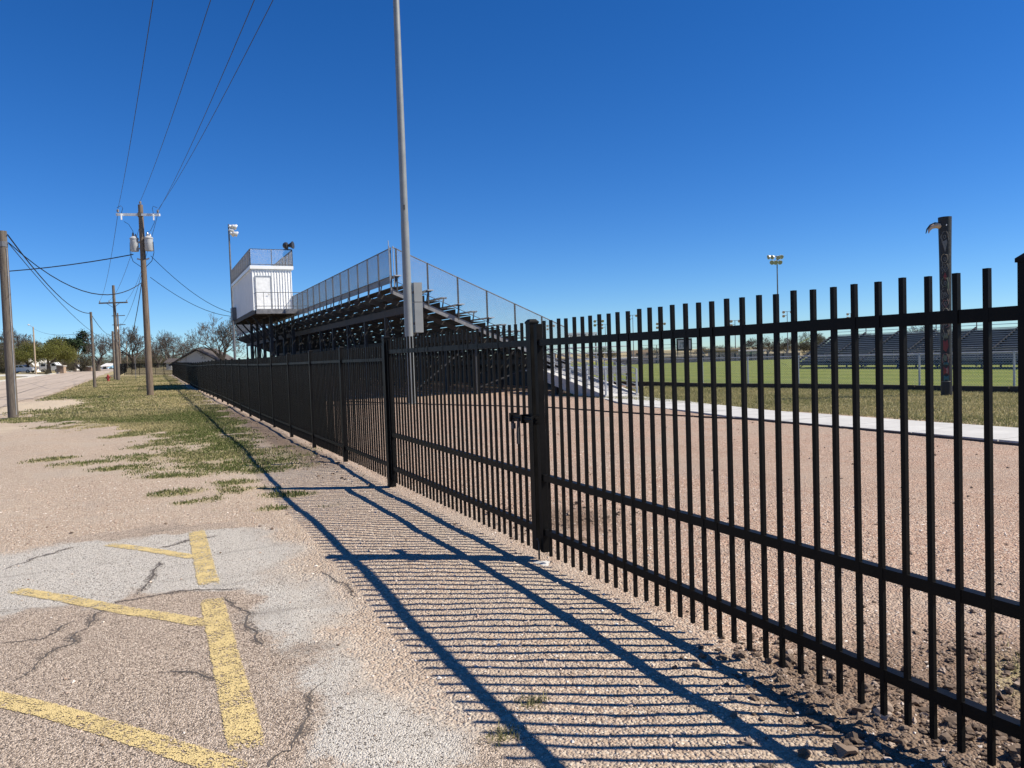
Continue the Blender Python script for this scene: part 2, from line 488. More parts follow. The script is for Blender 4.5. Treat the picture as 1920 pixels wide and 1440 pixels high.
def ground_material():
    m = bpy.data.materials.new('ground'); m.use_nodes = True
    nt = m.node_tree; b = nt.nodes['Principled BSDF']; L = nt.links
    b.inputs['Roughness'].default_value = 0.95; b.inputs['Specular IOR Level'].default_value = 0.15
    tc = nd(nt, 'ShaderNodeTexCoord')
    def A(n): return nd(nt, 'ShaderNodeAttribute', attribute_name=n).outputs['Fac']
    def N(sc, det=4, rough=0.6):
        n = nd(nt, 'ShaderNodeTexNoise'); n.inputs['Scale'].default_value = sc; n.inputs['Detail'].default_value = det
        n.inputs['Roughness'].default_value = rough
        L.new(tc.outputs['Object'], n.inputs['Vector']); return n.outputs['Fac']
    def VO(sc, feat='F1'):
        n = nd(nt, 'ShaderNodeTexVoronoi', feature=feat); n.inputs['Scale'].default_value = sc
        L.new(tc.outputs['Object'], n.inputs['Vector']); return n
    def ramp(fac, stops, interp='CONSTANT'):
        r = nd(nt, 'ShaderNodeValToRGB'); r.color_ramp.interpolation = interp
        e = r.color_ramp.elements
        while len(e) < len(stops): e.new(0.5)
        for k, (p, c) in enumerate(stops): e[k].position = p; e[k].color = (*c, 1)
        L.new(fac, r.inputs[0]); return r.outputs[0]
    def mix(f, a, c, mode='MIX'):
        x = nd(nt, 'ShaderNodeMix', data_type='RGBA', blend_type=mode)
        if isinstance(f, float): x.inputs['Factor'].default_value = f
        else: L.new(f, x.inputs['Factor'])
        L.new(a, x.inputs['A']) if not isinstance(a, tuple) else setattr(x.inputs['A'], 'default_value', (*a, 1))
        L.new(c, x.inputs['B']) if not isinstance(c, tuple) else setattr(x.inputs['B'], 'default_value', (*c, 1))
        return x.outputs['Result']
    def math_(op, a, c=0.0, clamp=False):
        x = nd(nt, 'ShaderNodeMath', operation=op, use_clamp=clamp)
        for k, q in enumerate((a, c)):
            if isinstance(q, (int, float)): x.inputs[k].default_value = q
            else: L.new(q, x.inputs[k])
        return x.outputs[0]
    def sharpen(a, n, w=0.25, g=0.7):     # mask edge broken up by noise
        d = math_('ADD', a, math_('MULTIPLY', math_('SUBTRACT', n, 0.5), g))
        r = nd(nt, 'ShaderNodeMapRange', interpolation_type='SMOOTHSTEP')
        r.inputs[1].default_value = 0.5-w; r.inputs[2].default_value = 0.5+w
        L.new(d, r.inputs[0]); return r.outputs[0]
    def sepr(c):
        s = nd(nt, 'ShaderNodeSeparateColor'); L.new(c, s.inputs[0]); return s.outputs
    v1 = VO(70); v2 = VO(32); vs = VO(135)
    r1 = sepr(v1.outputs['Color'])[0]; r2 = sepr(v2.outputs['Color'])[1]; r3 = sepr(vs.outputs['Color'])[2]
    nl = N(0.5, 3); nm_ = N(2.3, 5); nf = N(9, 6, 0.7); nff = N(45, 4)
    # outside gravel: pink-tan limestone chips
    gA = ramp(r1, [(0, (.43,.305,.225)), (.20, (.60,.46,.355)), (.38, (.27,.19,.14)), (.54, (.70,.58,.46)), (.74, (.46,.32,.235)), (.86, (.15,.11,.085)), (.94, (.82,.74,.63))])
    gB = ramp(r2, [(0, (.50,.37,.28)), (.5, (.42,.30,.22)), (.8, (.58,.46,.36))])
    gravel = mix(0.22, gA, gB)
    gravel = mix(math_('MULTIPLY', sharpen(nf, nff, .3, .4), 0.35), gravel, (.46,.345,.255))
    gravel = mix(math_('MULTIPLY', sharpen(nl, nm_, .35, .5), 0.45), gravel, (.52,.40,.30))
    # yard: redder
    yA = ramp(r1, [(0, (.46,.295,.215)), (.22, (.62,.44,.335)), (.40, (.31,.20,.15)), (.56, (.70,.55,.43)), (.76, (.48,.32,.235)), (.88, (.16,.11,.085)), (.95, (.80,.70,.60))])
    yard = mix(math_('MULTIPLY', sharpen(nl, nm_, .4, .8), 0.30), yA, (.52,.385,.30))
    tk = nd(nt, 'ShaderNodeTexNoise'); tk.inputs['Scale'].default_value = 1.0; tk.inputs['Detail'].default_value = 5
    mt = nd(nt, 'ShaderNodeMapping'); mt.inputs['Rotation'].default_value = (0, 0, -0.25); mt.inputs['Scale'].default_value = (1.3, .10, 1)
    L.new(tc.outputs['Object'], mt.inputs[0]); L.new(mt.outputs[0], tk.inputs['Vector'])
    trk = nd(nt, 'ShaderNodeMapRange'); trk.inputs[1].default_value = .45; trk.inputs[2].default_value = .66
    L.new(tk.outputs['Fac'], trk.inputs[0])
    yard = mix(math_('MULTIPLY', trk.outputs[0], .55), yard, mix(nf, (.36,.265,.205), (.50,.39,.305)))
    gravel = mix(math_('MULTIPLY', trk.outputs[0], .40), gravel, mix(nf, (.40,.31,.24), (.56,.45,.355)))
    gravel = mix(1.0, gravel, (.87,.89,.88), 'MULTIPLY'); yard = mix(1.0, yard, (.80,.79,.77), 'MULTIPLY')
    cs = N(16, 5, .85); cs2 = N(5, 5, .75)
    def spots(n, a, b_):
        r = nd(nt, 'ShaderNodeMapRange'); r.inputs[1].default_value = a; r.inputs[2].default_value = b_
        L.new(n, r.inputs[0]); return r.outputs[0]
    yard = mix(math_('MULTIPLY', spots(cs, .54, .66), .6), yard, (.25,.165,.12))
    yard = mix(math_('MULTIPLY', spots(cs, .44, .34), .5), yard, (.66,.52,.41))
    yard = mix(math_('MULTIPLY', spots(cs2, .50, .68), .65), yard, (.36,.225,.16))
    yard = mix(math_('MULTIPLY', spots(nl, .50, .66), .35), yard, (.40,.33,.26))
    gravel = mix(math_('MULTIPLY', spots(cs, .56, .68), .5), gravel, (.28,.205,.155))
    gravel = mix(math_('MULTIPLY', spots(cs, .44, .33), .4), gravel, (.66,.555,.45))
    gravel = mix(math_('MULTIPLY', spots(cs2, .52, .70), .5), gravel, (.36,.29,.225))
    gravel = mix(math_('MULTIPLY', spots(nl, .48, .66), .35), gravel, (.44,.38,.31))
    col = mix(A('yard'), gravel, yard)
    col = mix(math_('MULTIPLY', spots(N(.9, 6, .7), .50, .64), .30), col, mix(nff, (.30,.24,.19), (.48,.41,.335)))
    # pale caliche
    col = mix(math_('MULTIPLY', sharpen(A('pale'), nm_, .25, .8), 0.75), col, mix(nf, (.62,.53,.40), (.50,.40,.28)))
    # old asphalt: pinkish binder with chips
    pA = ramp(r3, [(0, (.30,.235,.185)), (.22, (.43,.345,.275)), (.42, (.19,.145,.115)), (.58, (.55,.455,.37)), (.76, (.33,.26,.20)), (.87, (.07,.055,.045))])
    pA = mix(math_('MULTIPLY', nm_, 0.25), pA, (.36,.295,.23))
    pA = mix(1.0, pA, (1.14,1.14,1.12), 'MULTIPLY')
    pm = sharpen(A('patch'), mix(.5, nf, nff), .14, .8)
    col = mix(pm, col, pA)
    # pale grey chip seal areas
    wA = ramp(r3, [(0, (.52,.49,.43)), (.3, (.60,.57,.51)), (.55, (.42,.39,.345)), (.75, (.66,.63,.57)), (.88, (.13,.115,.10))])
    wm = math_('MULTIPLY', sharpen(A('white'), mix(.55, nm_, mix(.5, nf, nff)), .16, 1.7), math_('MULTIPLY', A('patch'), 1.0))
    wm2 = math_('MULTIPLY', wm, math_('ADD', 0.55, math_('MULTIPLY', nf, 0.5)), True)
    col = mix(wm2, col, wA)
    # tar-dark worn streaks inside the asphalt
    st = nd(nt, 'ShaderNodeTexNoise'); st.inputs['Scale'].default_value = 1.0; st.inputs['Detail'].default_value = 6
    mp = nd(nt, 'ShaderNodeMapping'); mp.inputs['Rotation'].default_value = (0, 0, 0.5); mp.inputs['Scale'].default_value = (0.9, 4.5, 1)
    L.new(tc.outputs['Object'], mp.inputs[0]); L.new(mp.outputs[0], st.inputs['Vector'])
    rs = nd(nt, 'ShaderNodeMapRange'); rs.inputs[1].default_value = .58; rs.inputs[2].default_value = .75
    L.new(st.outputs['Fac'], rs.inputs[0])
    col = mix(math_('MULTIPLY', math_('MULTIPLY', rs.outputs[0], pm), 0.40), col, (.12,.105,.09))
    # soil
    sm = sharpen(A('soil'), nf, .3, .7)
    soil = mix(nff, (.10,.068,.046), (.22,.155,.11))
    col = mix(math_('MULTIPLY', sm, .8), col, soil)
    # grass base
    gr = mix(sharpen(nm_, nf, .3, .8), (.20,.185,.085), (.45,.365,.225))
    gr = mix(math_('MULTIPLY', nff, .30), gr, (.15,.13,.065))
    gr = mix(math_('MULTIPLY', sharpen(nl, nm_, .3, .4), .4), gr, (.42,.33,.20))
    col = mix(sharpen(A('grass'), nf, .28, .7), col, gr)
    # mown field, alternate bands
    sx = nd(nt, 'ShaderNodeSeparateXYZ'); L.new(tc.outputs['Object'], sx.inputs[0])
    w = math_('SINE', math_('ADD', math_('MULTIPLY', sx.outputs[0], 1.15), math_('MULTIPLY', nl, 2.0)))
    fb = mix(math_('ADD', math_('MULTIPLY', w, .5), .5), (.155,.200,.030), (.235,.270,.048))
    fb = mix(math_('MULTIPLY', nf, .45), fb, (.10,.12,.03))
    fb = mix(math_('MULTIPLY', sharpen(nl, nm_, .2, .5), .25), fb, (.26,.23,.10))
    col = mix(A('field'), col, fb)
    L.new(col, b.inputs['Base Color'])
    # relief
    inv = math_('SUBTRACT', 1.0, math_('MULTIPLY', pm, .85))
    hgt = math_('ADD', math_('MULTIPLY', math_('MULTIPLY', v1.outputs['Distance'], -0.9), inv), math_('ADD', math_('MULTIPLY', math_('MULTIPLY', v2.outputs['Distance'], -0.6), inv), math_('MULTIPLY', nff, 0.4)))
    hgt = math_('ADD', hgt, math_('MULTIPLY', math_('MULTIPLY', vs.outputs['Distance'], -0.55), pm))
    bp = nd(nt, 'ShaderNodeBump'); bp.inputs['Strength'].default_value = 1.0; bp.inputs['Distance'].default_value = 0.014
    L.new(hgt, bp.inputs['Height']); L.new(bp.outputs[0], b.inputs['Normal'])
    MATS['ground'] = m
    return m
gme.materials.append(ground_material())
ground = link_mesh('ground', gme, None, kind='structure')

# ------------------------------------------------------------------ road, kerb, drive
def strip(y0, y1, fa, fb, n, dz, ncross=2):
    mb = MB()
    ysr = y0 + (y1-y0)*(np.linspace(0, 1, n)**1.6)
    for y in ysr:
        for k in range(ncross):
            t = k/(ncross-1); x = float(fa(y))*(1-t) + float(fb(y))*t
            mb.v.append((x, float(y), max(g1(x, y), float(terrain(x, y))) + dz))
    for j in range(n-1):
        for k in range(ncross-1):
            a = j*ncross+k
            mb.f.append((a, a+1, a+1+ncross, a+ncross))
    return mb
mat('asphalt', (0.40, 0.325, 0.255), 0.92, var=0.12, scale=0.7, bump=0.3, bscale=60, stretch=(1.6, .18, 1))
_rm = MATS['asphalt']
road = link_mesh('road', mesh_of('road', strip(14, 900, lambda y: road_r(y)-ROAD_W, lambda y: road_r(y) + 0.22*math.sin(y*0.23) + 0.15*math.sin(y*0.9), 220, 0.02, 6), 'asphalt'), None, kind='structure')
# dark tar lines in the road
for k, off in enumerate((2.3, 5.0, 7.4)):
    part('tar_seam', strip(30, 300, lambda y, o=off: road_r(y)-o+0.25*math.sin(y*0.11+o)-0.035, lambda y, o=off: road_r(y)-o+0.25*math.sin(y*0.11+o)+0.035, 120, 0.026), 'crack_dark', road)
def kerb_mb(y0, y1, off, w=0.35, h=0.15, n=40):
    mb = MB(); ysr = np.linspace(y0, y1, n)
    for a, b in zip(ysr[:-1], ysr[1:]):
        xa, xb = float(road_r(a))-off, float(road_r(b))-off
        za, zb = g1(xa, a), g1(xb, b)
        mb.prism([(xa, a, za-.1), (xa-w, a, za-.1), (xa-w, a, za+h+.02), (xa, a, za+h)], (xb-xa, b-a, zb-za))
    return mb
for (a, b) in ((30, 148), (172, 420)):
    link_mesh('kerb', mesh_of('kerb', kerb_mb(a, b, ROAD_W+0.003), 'concrete_kerb'), None, kind='structure')
# concrete drive joining the road
dmb = MB()
dys = [149, 155, 163, 171]
px0 = lambda y: float(road_r(y))-ROAD_W+0.02
for i in range(9):
    for y in dys:
        x = px0(y) - i*4.0; yy = y + (0 if i else 0) + i*3.4
        dmb.v.append((x, yy, g1(x, yy)+0.05))
for i in range(8):
    for j in range(3):
        a = i*4+j; dmb.f.append((a, a+1, a+5, a+4))
link_mesh('driveway', mesh_of('driveway', dmb, 'concrete_kerb'), None, kind='structure')

# ------------------------------------------------------------------ worn yellow stripes and cracks on the old asphalt
def worn_mat(name, col, base, amount):
    m = bpy.data.materials.new(name); m.use_nodes = True
    nt = m.node_tree; b = nt.nodes['Principled BSDF']; L = nt.links
    tc = nd(nt, 'ShaderNodeTexCoord')
    v = nd(nt, 'ShaderNodeTexVoronoi'); v.inputs['Scale'].default_value = 150
    n = nd(nt, 'ShaderNodeTexNoise'); n.inputs['Scale'].default_value = 7; n.inputs['Detail'].default_value = 6; n.inputs['Roughness'].default_value = .7
    n2 = nd(nt, 'ShaderNodeTexNoise'); n2.inputs['Scale'].default_value = 90; n2.inputs['Detail'].default_value = 3
    for q in (v, n, n2): L.new(tc.outputs['Object'], q.inputs['Vector'])
    sp = nd(nt, 'ShaderNodeSeparateColor'); L.new(v.outputs['Color'], sp.inputs[0])
    at = nd(nt, 'ShaderNodeAttribute', attribute_name='edge')
    def M(op, a, c):
        x = nd(nt, 'ShaderNodeMath', operation=op)
        for k, q in enumerate((a, c)):
            if isinstance(q, (int, float)): x.inputs[k].default_value = q
            else: L.new(q, x.inputs[k])
        return x.outputs[0]
    f = M('ADD', M('MULTIPLY', sp.outputs[0], .45), M('ADD', M('MULTIPLY', n.outputs['Fac'], 1.0), M('MULTIPLY', at.outputs['Fac'], .75)))
    gt = M('GREATER_THAN', f, amount)
    mx = nd(nt, 'ShaderNodeMix', data_type='RGBA')
    mx.inputs['A'].default_value = (*[c*.72 for c in col], 1); mx.inputs['B'].default_value = (*col, 1)
    L.new(n2.outputs['Fac'], mx.inputs['Factor']); L.new(mx.outputs['Result'], b.inputs['Base Color'])
    b.inputs['Roughness'].default_value = .85
    bp = nd(nt, 'ShaderNodeBump'); bp.inputs['Strength'].default_value = .8; bp.inputs['Distance'].default_value = .006
    L.new(v.outputs['Distance'], bp.inputs['Height']); L.new(bp.outputs[0], b.inputs['Normal'])
    tr = nd(nt, 'ShaderNodeBsdfTransparent'); ms = nd(nt, 'ShaderNodeMixShader')
    L.new(gt, ms.inputs[0]); L.new(b.outputs[0], ms.inputs[1]); L.new(tr.outputs[0], ms.inputs[2])
    L.new(ms.outputs[0], nt.nodes['Material Output'].inputs[0])
    MATS[name] = m
worn_mat('yellow_paint', (.70, .535, .235), None, .83)

def ribbon(pts, width, step=0.03, dz=0.004, jit=0.0, across=9, taper=False):
    """strip that follows the ground; returns vertices, faces, edge values"""
    P = [np.array(p, float) for p in pts]; out = []
    for a, b in zip(P[:-1], P[1:]):
        n = max(1, int(np.linalg.norm(b-a)/step))
        for k in range(n): out.append(a+(b-a)*k/n)
    out.append(P[-1]); out = np.array(out); n = len(out)
    if jit:
        out[:, 0] += jit*(fbm(out[:, 0]*1.0, out[:, 1], 2.5, 61)-.5)*2 + jit*.7*(fbm(out[:, 0], out[:, 1], 14, 62)-.5)
        out[:, 1] += jit*(fbm(out[:, 0], out[:, 1], 2.7, 63)-.5)*2 + jit*.7*(fbm(out[:, 0], out[:, 1], 13, 64)-.5)
    d = np.gradient(out, axis=0); d /= np.linalg.norm(d, axis=1)[:, None]+1e-9
    nr = np.stack([-d[:, 1], d[:, 0]], 1)
    mb = MB(); ed = []
    for i in range(n):
        w = width
        if taper: w = width*(0.35+1.3*vnoise(np.array([out[i, 0]*9]), np.array([out[i, 1]*9]), 1.0, 65)[0])*min(1, 4*min(i+1, n-i)/n+.15)
        for k in range(across):
            t = k/(across-1)-.5
            x, y = out[i]+nr[i]*w*t
            mb.v.append((x, y, g1(x, y)+dz)); ed.append(max(0, (abs(t)*2-.72)/.28)**1.5 + max(0, 1-min(i, n-1-i)/4)*.6)
    for i in range(n-1):
        for k in range(across-1):
            a = i*across+k; mb.f.append((a, a+1, a+1+across, a+across))
    return mb, ed

def stripe(pts, label, width=0.185):
    mb, ed = ribbon(pts, width)
    me = mesh_of('parking_stripe', mb, 'yellow_paint')
    at = me.attributes.new('edge', 'FLOAT', 'POINT'); at.data.foreach_set('value', np.array(ed, np.float32))
    o = link_mesh('painted_stripe', me, ground)
    o['label'] = label
def G2(px, py):
    g = ground_at(px, py); return (g.x, g.y)
stripe([G2(368, 994), G2(388, 1080), G2(394, 1100)], 'far end of the long worn yellow parking line')
stripe([G2(396, 1120), G2(425, 1240), G2(466, 1412)], 'near run of the long worn yellow parking line')
stripe([G2(376, 1047), G2(285, 1032), G2(195, 1020)], 'short faded yellow slant stripe at the far end', .14)
stripe([G2(400, 1172), G2(300, 1155), G2(235, 1146), G2(120, 1122), G2(18, 1106)], 'slanting worn yellow stripe meeting the middle of the long line', .15)
stripe([G2(470, 1450), G2(432, 1438), G2(330, 1405), G2(200, 1365), G2(90, 1332), G2(-60, 1298)], 'broad slanting yellow stripe meeting the near end of the long line', .15)
CR = [[(0, 1290), (60, 1255), (140, 1205), (200, 1145), (230, 1125), (300, 1115), (390, 1108), (470, 1105)],
      [(425, 1115), (450, 1150), (470, 1190), (490, 1215)], [(300, 1262), (370, 1260), (420, 1268), (466, 1272)],
      [(540, 1400), (560, 1350), (575, 1300), (600, 1270)], [(255, 1115), (280, 1080), (300, 1050)],
      [(0, 1210), (60, 1200), (140, 1165)], [(280, 1030), (330, 1020), (420, 1000)], [(590, 1075), (640, 1095), (660, 1120)],
      [(0, 1070), (70, 1045), (170, 1020)], [(500, 1440), (520, 1415), (540, 1400)]]
worn_mat('tar_stain', (.15, .122, .10), None, .60)
for c in CR:
    mb, ed = ribbon([G2(*p) for p in c], 0.10, .03, .0015, jit=.09, across=7, taper=True)
    me = mesh_of('crack_stain', mb, 'tar_stain'); at = me.attributes.new('edge', 'FLOAT', 'POINT'); at.data.foreach_set('value', np.array(ed, np.float32)*.6)
    link_mesh('crack_stain', me, ground)
    mb, ed = ribbon([G2(*p) for p in c], 0.011, .012, .0025, jit=.09, across=2, taper=True)
    part('crack', mb, 'crack_dark', ground)

# ------------------------------------------------------------------ loose stones, soil clods, grass
def scatter_mesh(name, P, sizes, m, kind='stuff', label=None, cat=None, rough=.35, flat=.65):
    base = np.array([(1,0,0),(-1,0,0),(0,1,0),(0,-1,0),(0,0,1),(0,0,-1)], float)
    tri = np.array([(0,2,4),(2,1,4),(1,3,4),(3,0,4),(2,0,5),(1,2,5),(3,1,5),(0,3,5)])
    n = len(P)
    ang = rng.uniform(0, 2*np.pi, n); ca, sa = np.cos(ang), np.sin(ang)
    vv = base[None]*sizes[:, None, None]*rng.uniform(1-rough, 1+rough, (n, 6, 3))
    vv = vv + sizes[:, None, None]*rng.uniform(-.25, .25, (n, 6, 3))
    x = vv[..., 0]*ca[:, None]-vv[..., 1]*sa[:, None]; y = vv[..., 0]*sa[:, None]+vv[..., 1]*ca[:, None]
    vv = np.stack([x, y, vv[..., 2]*flat], -1) + P[:, None, :]
    ff = (tri[None]+6*np.arange(n)[:, None, None]).reshape(-1, 3)
    me = bpy.data.meshes.new(name)
    me.from_pydata(vv.reshape(-1, 3).tolist(), [], ff.tolist())
    at = me.attributes.new('tint', 'FLOAT', 'POINT'); at.data.foreach_set('value', np.repeat(rng.uniform(0, 1, n), 6).astype(np.float32))
    me.materials.append(MATS[m])
    o = link_mesh(name, me, None, kind=kind)
    if label: o['label'] = label; o['category'] = cat
    return o
def stone_mat(name, stops):
    m = bpy.data.materials.new(name); m.use_nodes = True
    nt = m.node_tree; b = nt.nodes['Principled BSDF']; b.inputs['Roughness'].default_value = .9
    at = nd(nt, 'ShaderNodeAttribute', attribute_name='tint')
    r = nd(nt, 'ShaderNodeValToRGB'); e = r.color_ramp.elements
    while len(e) < len(stops): e.new(.5)
    for k, (p, c) in enumerate(stops): e[k].position = p; e[k].color = (*c, 1)
    nt.links.new(at.outputs['Fac'], r.inputs[0]); nt.links.new(r.outputs[0], b.inputs['Base Color'])
    MATS[name] = m
stone_mat('stones', [(0, (.20,.145,.11)), (.25, (.46,.34,.26)), (.55, (.56,.44,.35)), (.8, (.64,.54,.45)), (1, (.76,.70,.62))])
stone_mat('clods', [(0, (.11,.074,.050)), (.5, (.13,.09,.062)), (.9, (.22,.16,.115)), (1, (.40,.31,.24))])
# keep denser close to the camera
def fan(n, ymax, xmin, xmax, y0=1.3, power=1.7):
    y = y0 + (ymax-y0)*rng.uniform(0, 1, n)**power
    x = rng.uniform(xmin, xmax, n); return x, y
x, y = fan(52000, 13, -3.0, 6.5)
pm_ = patch_mask(x, y); keep = rng.uniform(0, 1, len(x)) > np.clip(pm_*.97+soil_mask(x, y)*.5, 0, .97)
keep &= (x > -0.95*y-.3) & (x < 2.1*y+1)
x, y = x[keep], y[keep]
sz = np.clip(rng.lognormal(math.log(.0048), .42, len(x)), .0025, .016)
scatter_mesh('gravel', np.stack([x, y, gh(x, y)+sz*.25], -1), sz, 'stones', label='loose pink and tan gravel chips strewn over the ground', cat='gravel')
# soil clods
x = np.concatenate([rng.normal(3.6, .6, 2600), rng.normal(2.85, .25, 1300), rng.normal(3.6, .45, 260), rng.normal(2.3, .35, 700)])
y = np.concatenate([rng.normal(1.75, .45, 2600), 1.2+2.0*rng.uniform(0, 1, 1300)**1.6, rng.normal(6.3, .5, 260), rng.uniform(9, 30, 700)])
sz = np.clip(rng.lognormal(math.log(.0075), .62, len(x)), .003, .042)
def lump_mesh(name, P, sizes, m, label, cat):
    bm = bmesh.new(); bmesh.ops.create_icosphere(bm, subdivisions=2, radius=1.0)
    bv = np.array([v.co[:] for v in bm.verts]); bf = np.array([[v.index for v in f.verts] for f in bm.faces]); bm.free()
    n = len(P); nv = len(bv); vv = np.empty((n, nv, 3))
    for k in range(n):
        s_ = rng.uniform(0, 500)
        q = bv*1.6 + s_
        dsp = 1 + 1.1*(vnoise(q[:, 0]+q[:, 2]*.7, q[:, 1]+q[:, 2]*.6, 1.0, 5)-.5) + .9*(vnoise(q[:, 0]-q[:, 2], q[:, 1]+q[:, 0]*.3, 2.7, 6)-.5)
        a = rng.uniform(0, 6.28); r = bv*dsp[:, None]*np.array([1.0, rng.uniform(.6, 1), rng.uniform(.45, .8)])
        vv[k] = np.stack([r[:, 0]*math.cos(a)-r[:, 1]*math.sin(a), r[:, 0]*math.sin(a)+r[:, 1]*math.cos(a), r[:, 2]], -1)*sizes[k] + P[k]
    me = bpy.data.meshes.new(name)
    F_ = (bf[None]+nv*np.arange(n)[:, None, None]).reshape(-1, 3)
    me.vertices.add(n*nv); me.vertices.foreach_set('co', vv.ravel()); me.loops.add(F_.size); me.loops.foreach_set('vertex_index', F_.ravel())
    me.polygons.add(len(F_)); me.polygons.foreach_set('loop_start', np.arange(0, F_.size, 3)); me.polygons.foreach_set('use_smooth', np.zeros(len(F_), bool)); me.update(calc_edges=True)
    at = me.attributes.new('tint', 'FLOAT', 'POINT'); at.data.foreach_set('value', np.repeat(rng.uniform(0, 1, n), nv).astype(np.float32))
    me.materials.append(MATS[m]); o = link_mesh(name, me, None, kind='stuff'); o['label'] = label; o['category'] = cat
lump_mesh('soil_clods', np.stack([x, y, gh(x, y)+sz*.25], -1), sz, 'clods', 'crumbly dark brown soil clods along the fence foot', 'soil')
nP = 1100; x = rng.uniform(-2.5, 13, nP); y = 2+17*rng.uniform(0, 1, nP); sz = np.clip(rng.lognormal(math.log(.010), .45, nP), .004, .032)
ok_ = (x < 11.6) & (rng.uniform(0, 1, nP) < np.where(x > 2.8, 1, .18)); x, y, sz = x[ok_], y[ok_], sz[ok_]
scatter_mesh('pebbles', np.stack([x, y, gh(x, y)+sz*.3], -1), sz, 'clods', label='scattered dark pebbles lying on the pale gravel', cat='pebbles')

def blades(name, x, y, h, w, m, label, tint=None):
    n = len(x); z = gh(x, y)
    a = rng.uniform(0, 2*np.pi, n); lean = rng.uniform(.15, .9, n)*h; b = rng.uniform(0, 2*np.pi, n)
    dx, dy = np.cos(a)*w/2, np.sin(a)*w/2
    v = np.empty((n, 3, 3))
    v[:, 0] = np.stack([x-dx, y-dy, z-.005], -1); v[:, 1] = np.stack([x+dx, y+dy, z-.005], -1)
    v[:, 2] = np.stack([x+np.cos(b)*lean, y+np.sin(b)*lean, z+h], -1)
    me = bpy.data.meshes.new(name)
    me.vertices.add(3*n); me.vertices.foreach_set('co', v.ravel())
    me.loops.add(3*n); me.loops.foreach_set('vertex_index', np.arange(3*n))
    me.polygons.add(n); me.polygons.foreach_set('loop_start', np.arange(0, 3*n, 3))
    me.update(calc_edges=True)
    t = rng.uniform(0, 1, n) if tint is None else tint
    at = me.attributes.new('tint', 'FLOAT', 'POINT'); at.data.foreach_set('value', np.repeat(t, 3).astype(np.float32))
    me.materials.append(MATS[m])
    o = link_mesh(name, me, None, kind='stuff'); o['label'] = label; o['category'] = 'grass'
# near patches
x = rng.uniform(-7.5, 2.9, 560000); y = 8 + 24*rng.uniform(0, 1, len(x))**1.3
g = grass_mask(x, y); k = rng.uniform(0, 1, len(x)) < np.clip((g-.26)*1.2, 0, 1)*sstep(.38, .72, fbm(x, y, 4.5, 71)+g*.28)
x, y, g = x[k], y[k], g[k]
green = np.clip(1.25*fbm(x, y, .55, 72)+.15*sstep(26, 12, y) + .1 + .35*sstep(-1.5, -3, x) + .22*sstep(.2, 1.2, x), 0, 1)
t = np.clip(rng.normal(1.02-green, .22), 0, 1)
blades('grass_patch', x, y, rng.uniform(.012, .045, len(x)), .012+.0006*y, 'blade', 'patchy green and straw grass on the gravel beside the fence', t)
x = rng.uniform(-12, 3, 330000); y = 28 + 90*rng.uniform(0, 1, len(x))**1.4
g = grass_mask(x, y); k = (rng.uniform(0, 1, len(x)) < (g-.2)*.8) & (fbm(x, y, 1.4, 75) > .36)
x, y = x[k], y[k]
t = np.clip(rng.normal(1.08-1.2*fbm(x, y, .22, 73)-.05*sstep(40, 100, y), .25), 0, 1)
blades('verge_grass', x, y, rng.uniform(.03, .08, len(x)), .03+.0012*(y-28), 'blade', 'mown grass verge between the street and the black fence', t)
x = rng.uniform(14, 22.6, 150000); y = rng.uniform(3, 27, len(x))
g = grass_mask(x, y); k = (g > .5); x, y = x[k], y[k]
t = np.clip(rng.normal(.05+.9*fbm(x, y, .4, 74), .25), 0, 1)
blades('inner_grass', x, y, rng.uniform(.03, .07, len(x)), .02, 'blade_green', 'short green grass between the white walkway and chain link fence', t)
x = np.concatenate([rng.normal(a, r*.45, int(500*r)+60) for a, b, r in TUFTS if b < 4]); y = np.concatenate([rng.normal(b, r*.4, int(500*r)+60) for a, b, r in TUFTS if b < 4])
blades('weeds', x, y, rng.uniform(.01, .05, len(x)), .007, 'blade_green', 'thin weeds sprouting through the soil under the gate')

# ------------------------------------------------------------------ black picket fence
def post_mb(x, y, z0, z1, w, cap=True):
    mb = MB().box((x-w/2, y-w/2, z0), (x+w/2, y+w/2, z1))
    if cap:
        c = w*1.12; i = len(mb.v)
        mb.box((x-c/2, y-c/2, z1), (x+c/2, y+c/2, z1+.014))
        mb.prism([(x-c/2, y-c/2, z1+.014), (x+c/2, y-c/2, z1+.014), (x+c/2*.7, y-c/2*.7, z1+.032), (x-c/2*.7, y-c/2*.7, z1+.032)], (0, .0001, 0)) if False else None
        k = c/2
        a = [(x-k, y-k, z1+.014), (x+k, y-k, z1+.014), (x+k, y+k, z1+.014), (x-k, y+k, z1+.014)]
        t = [(x-k*.55, y-k*.55, z1+.034), (x+k*.55, y-k*.55, z1+.034), (x+k*.55, y+k*.55, z1+.034), (x-k*.55, y+k*.55, z1+.034)]
        for q in range(4): mb.poly([a[q], a[(q+1)%4], t[(q+1)%4], t[q]])
        mb.poly(t)
    return mb
PW = .0205
def picket_mesh(h):
    mb = MB().box((-PW/2, -PW/2, 0), (PW/2, PW/2, h))
    return mesh_of('picket', mb, 'black_paint')

def rail(name, parent, x, y0, z0, y1, z1, w=.036, h=.048):
    return part(name, MB().bar((x, y0, z0), (x, y1, z1), w, h), 'black_paint', parent)

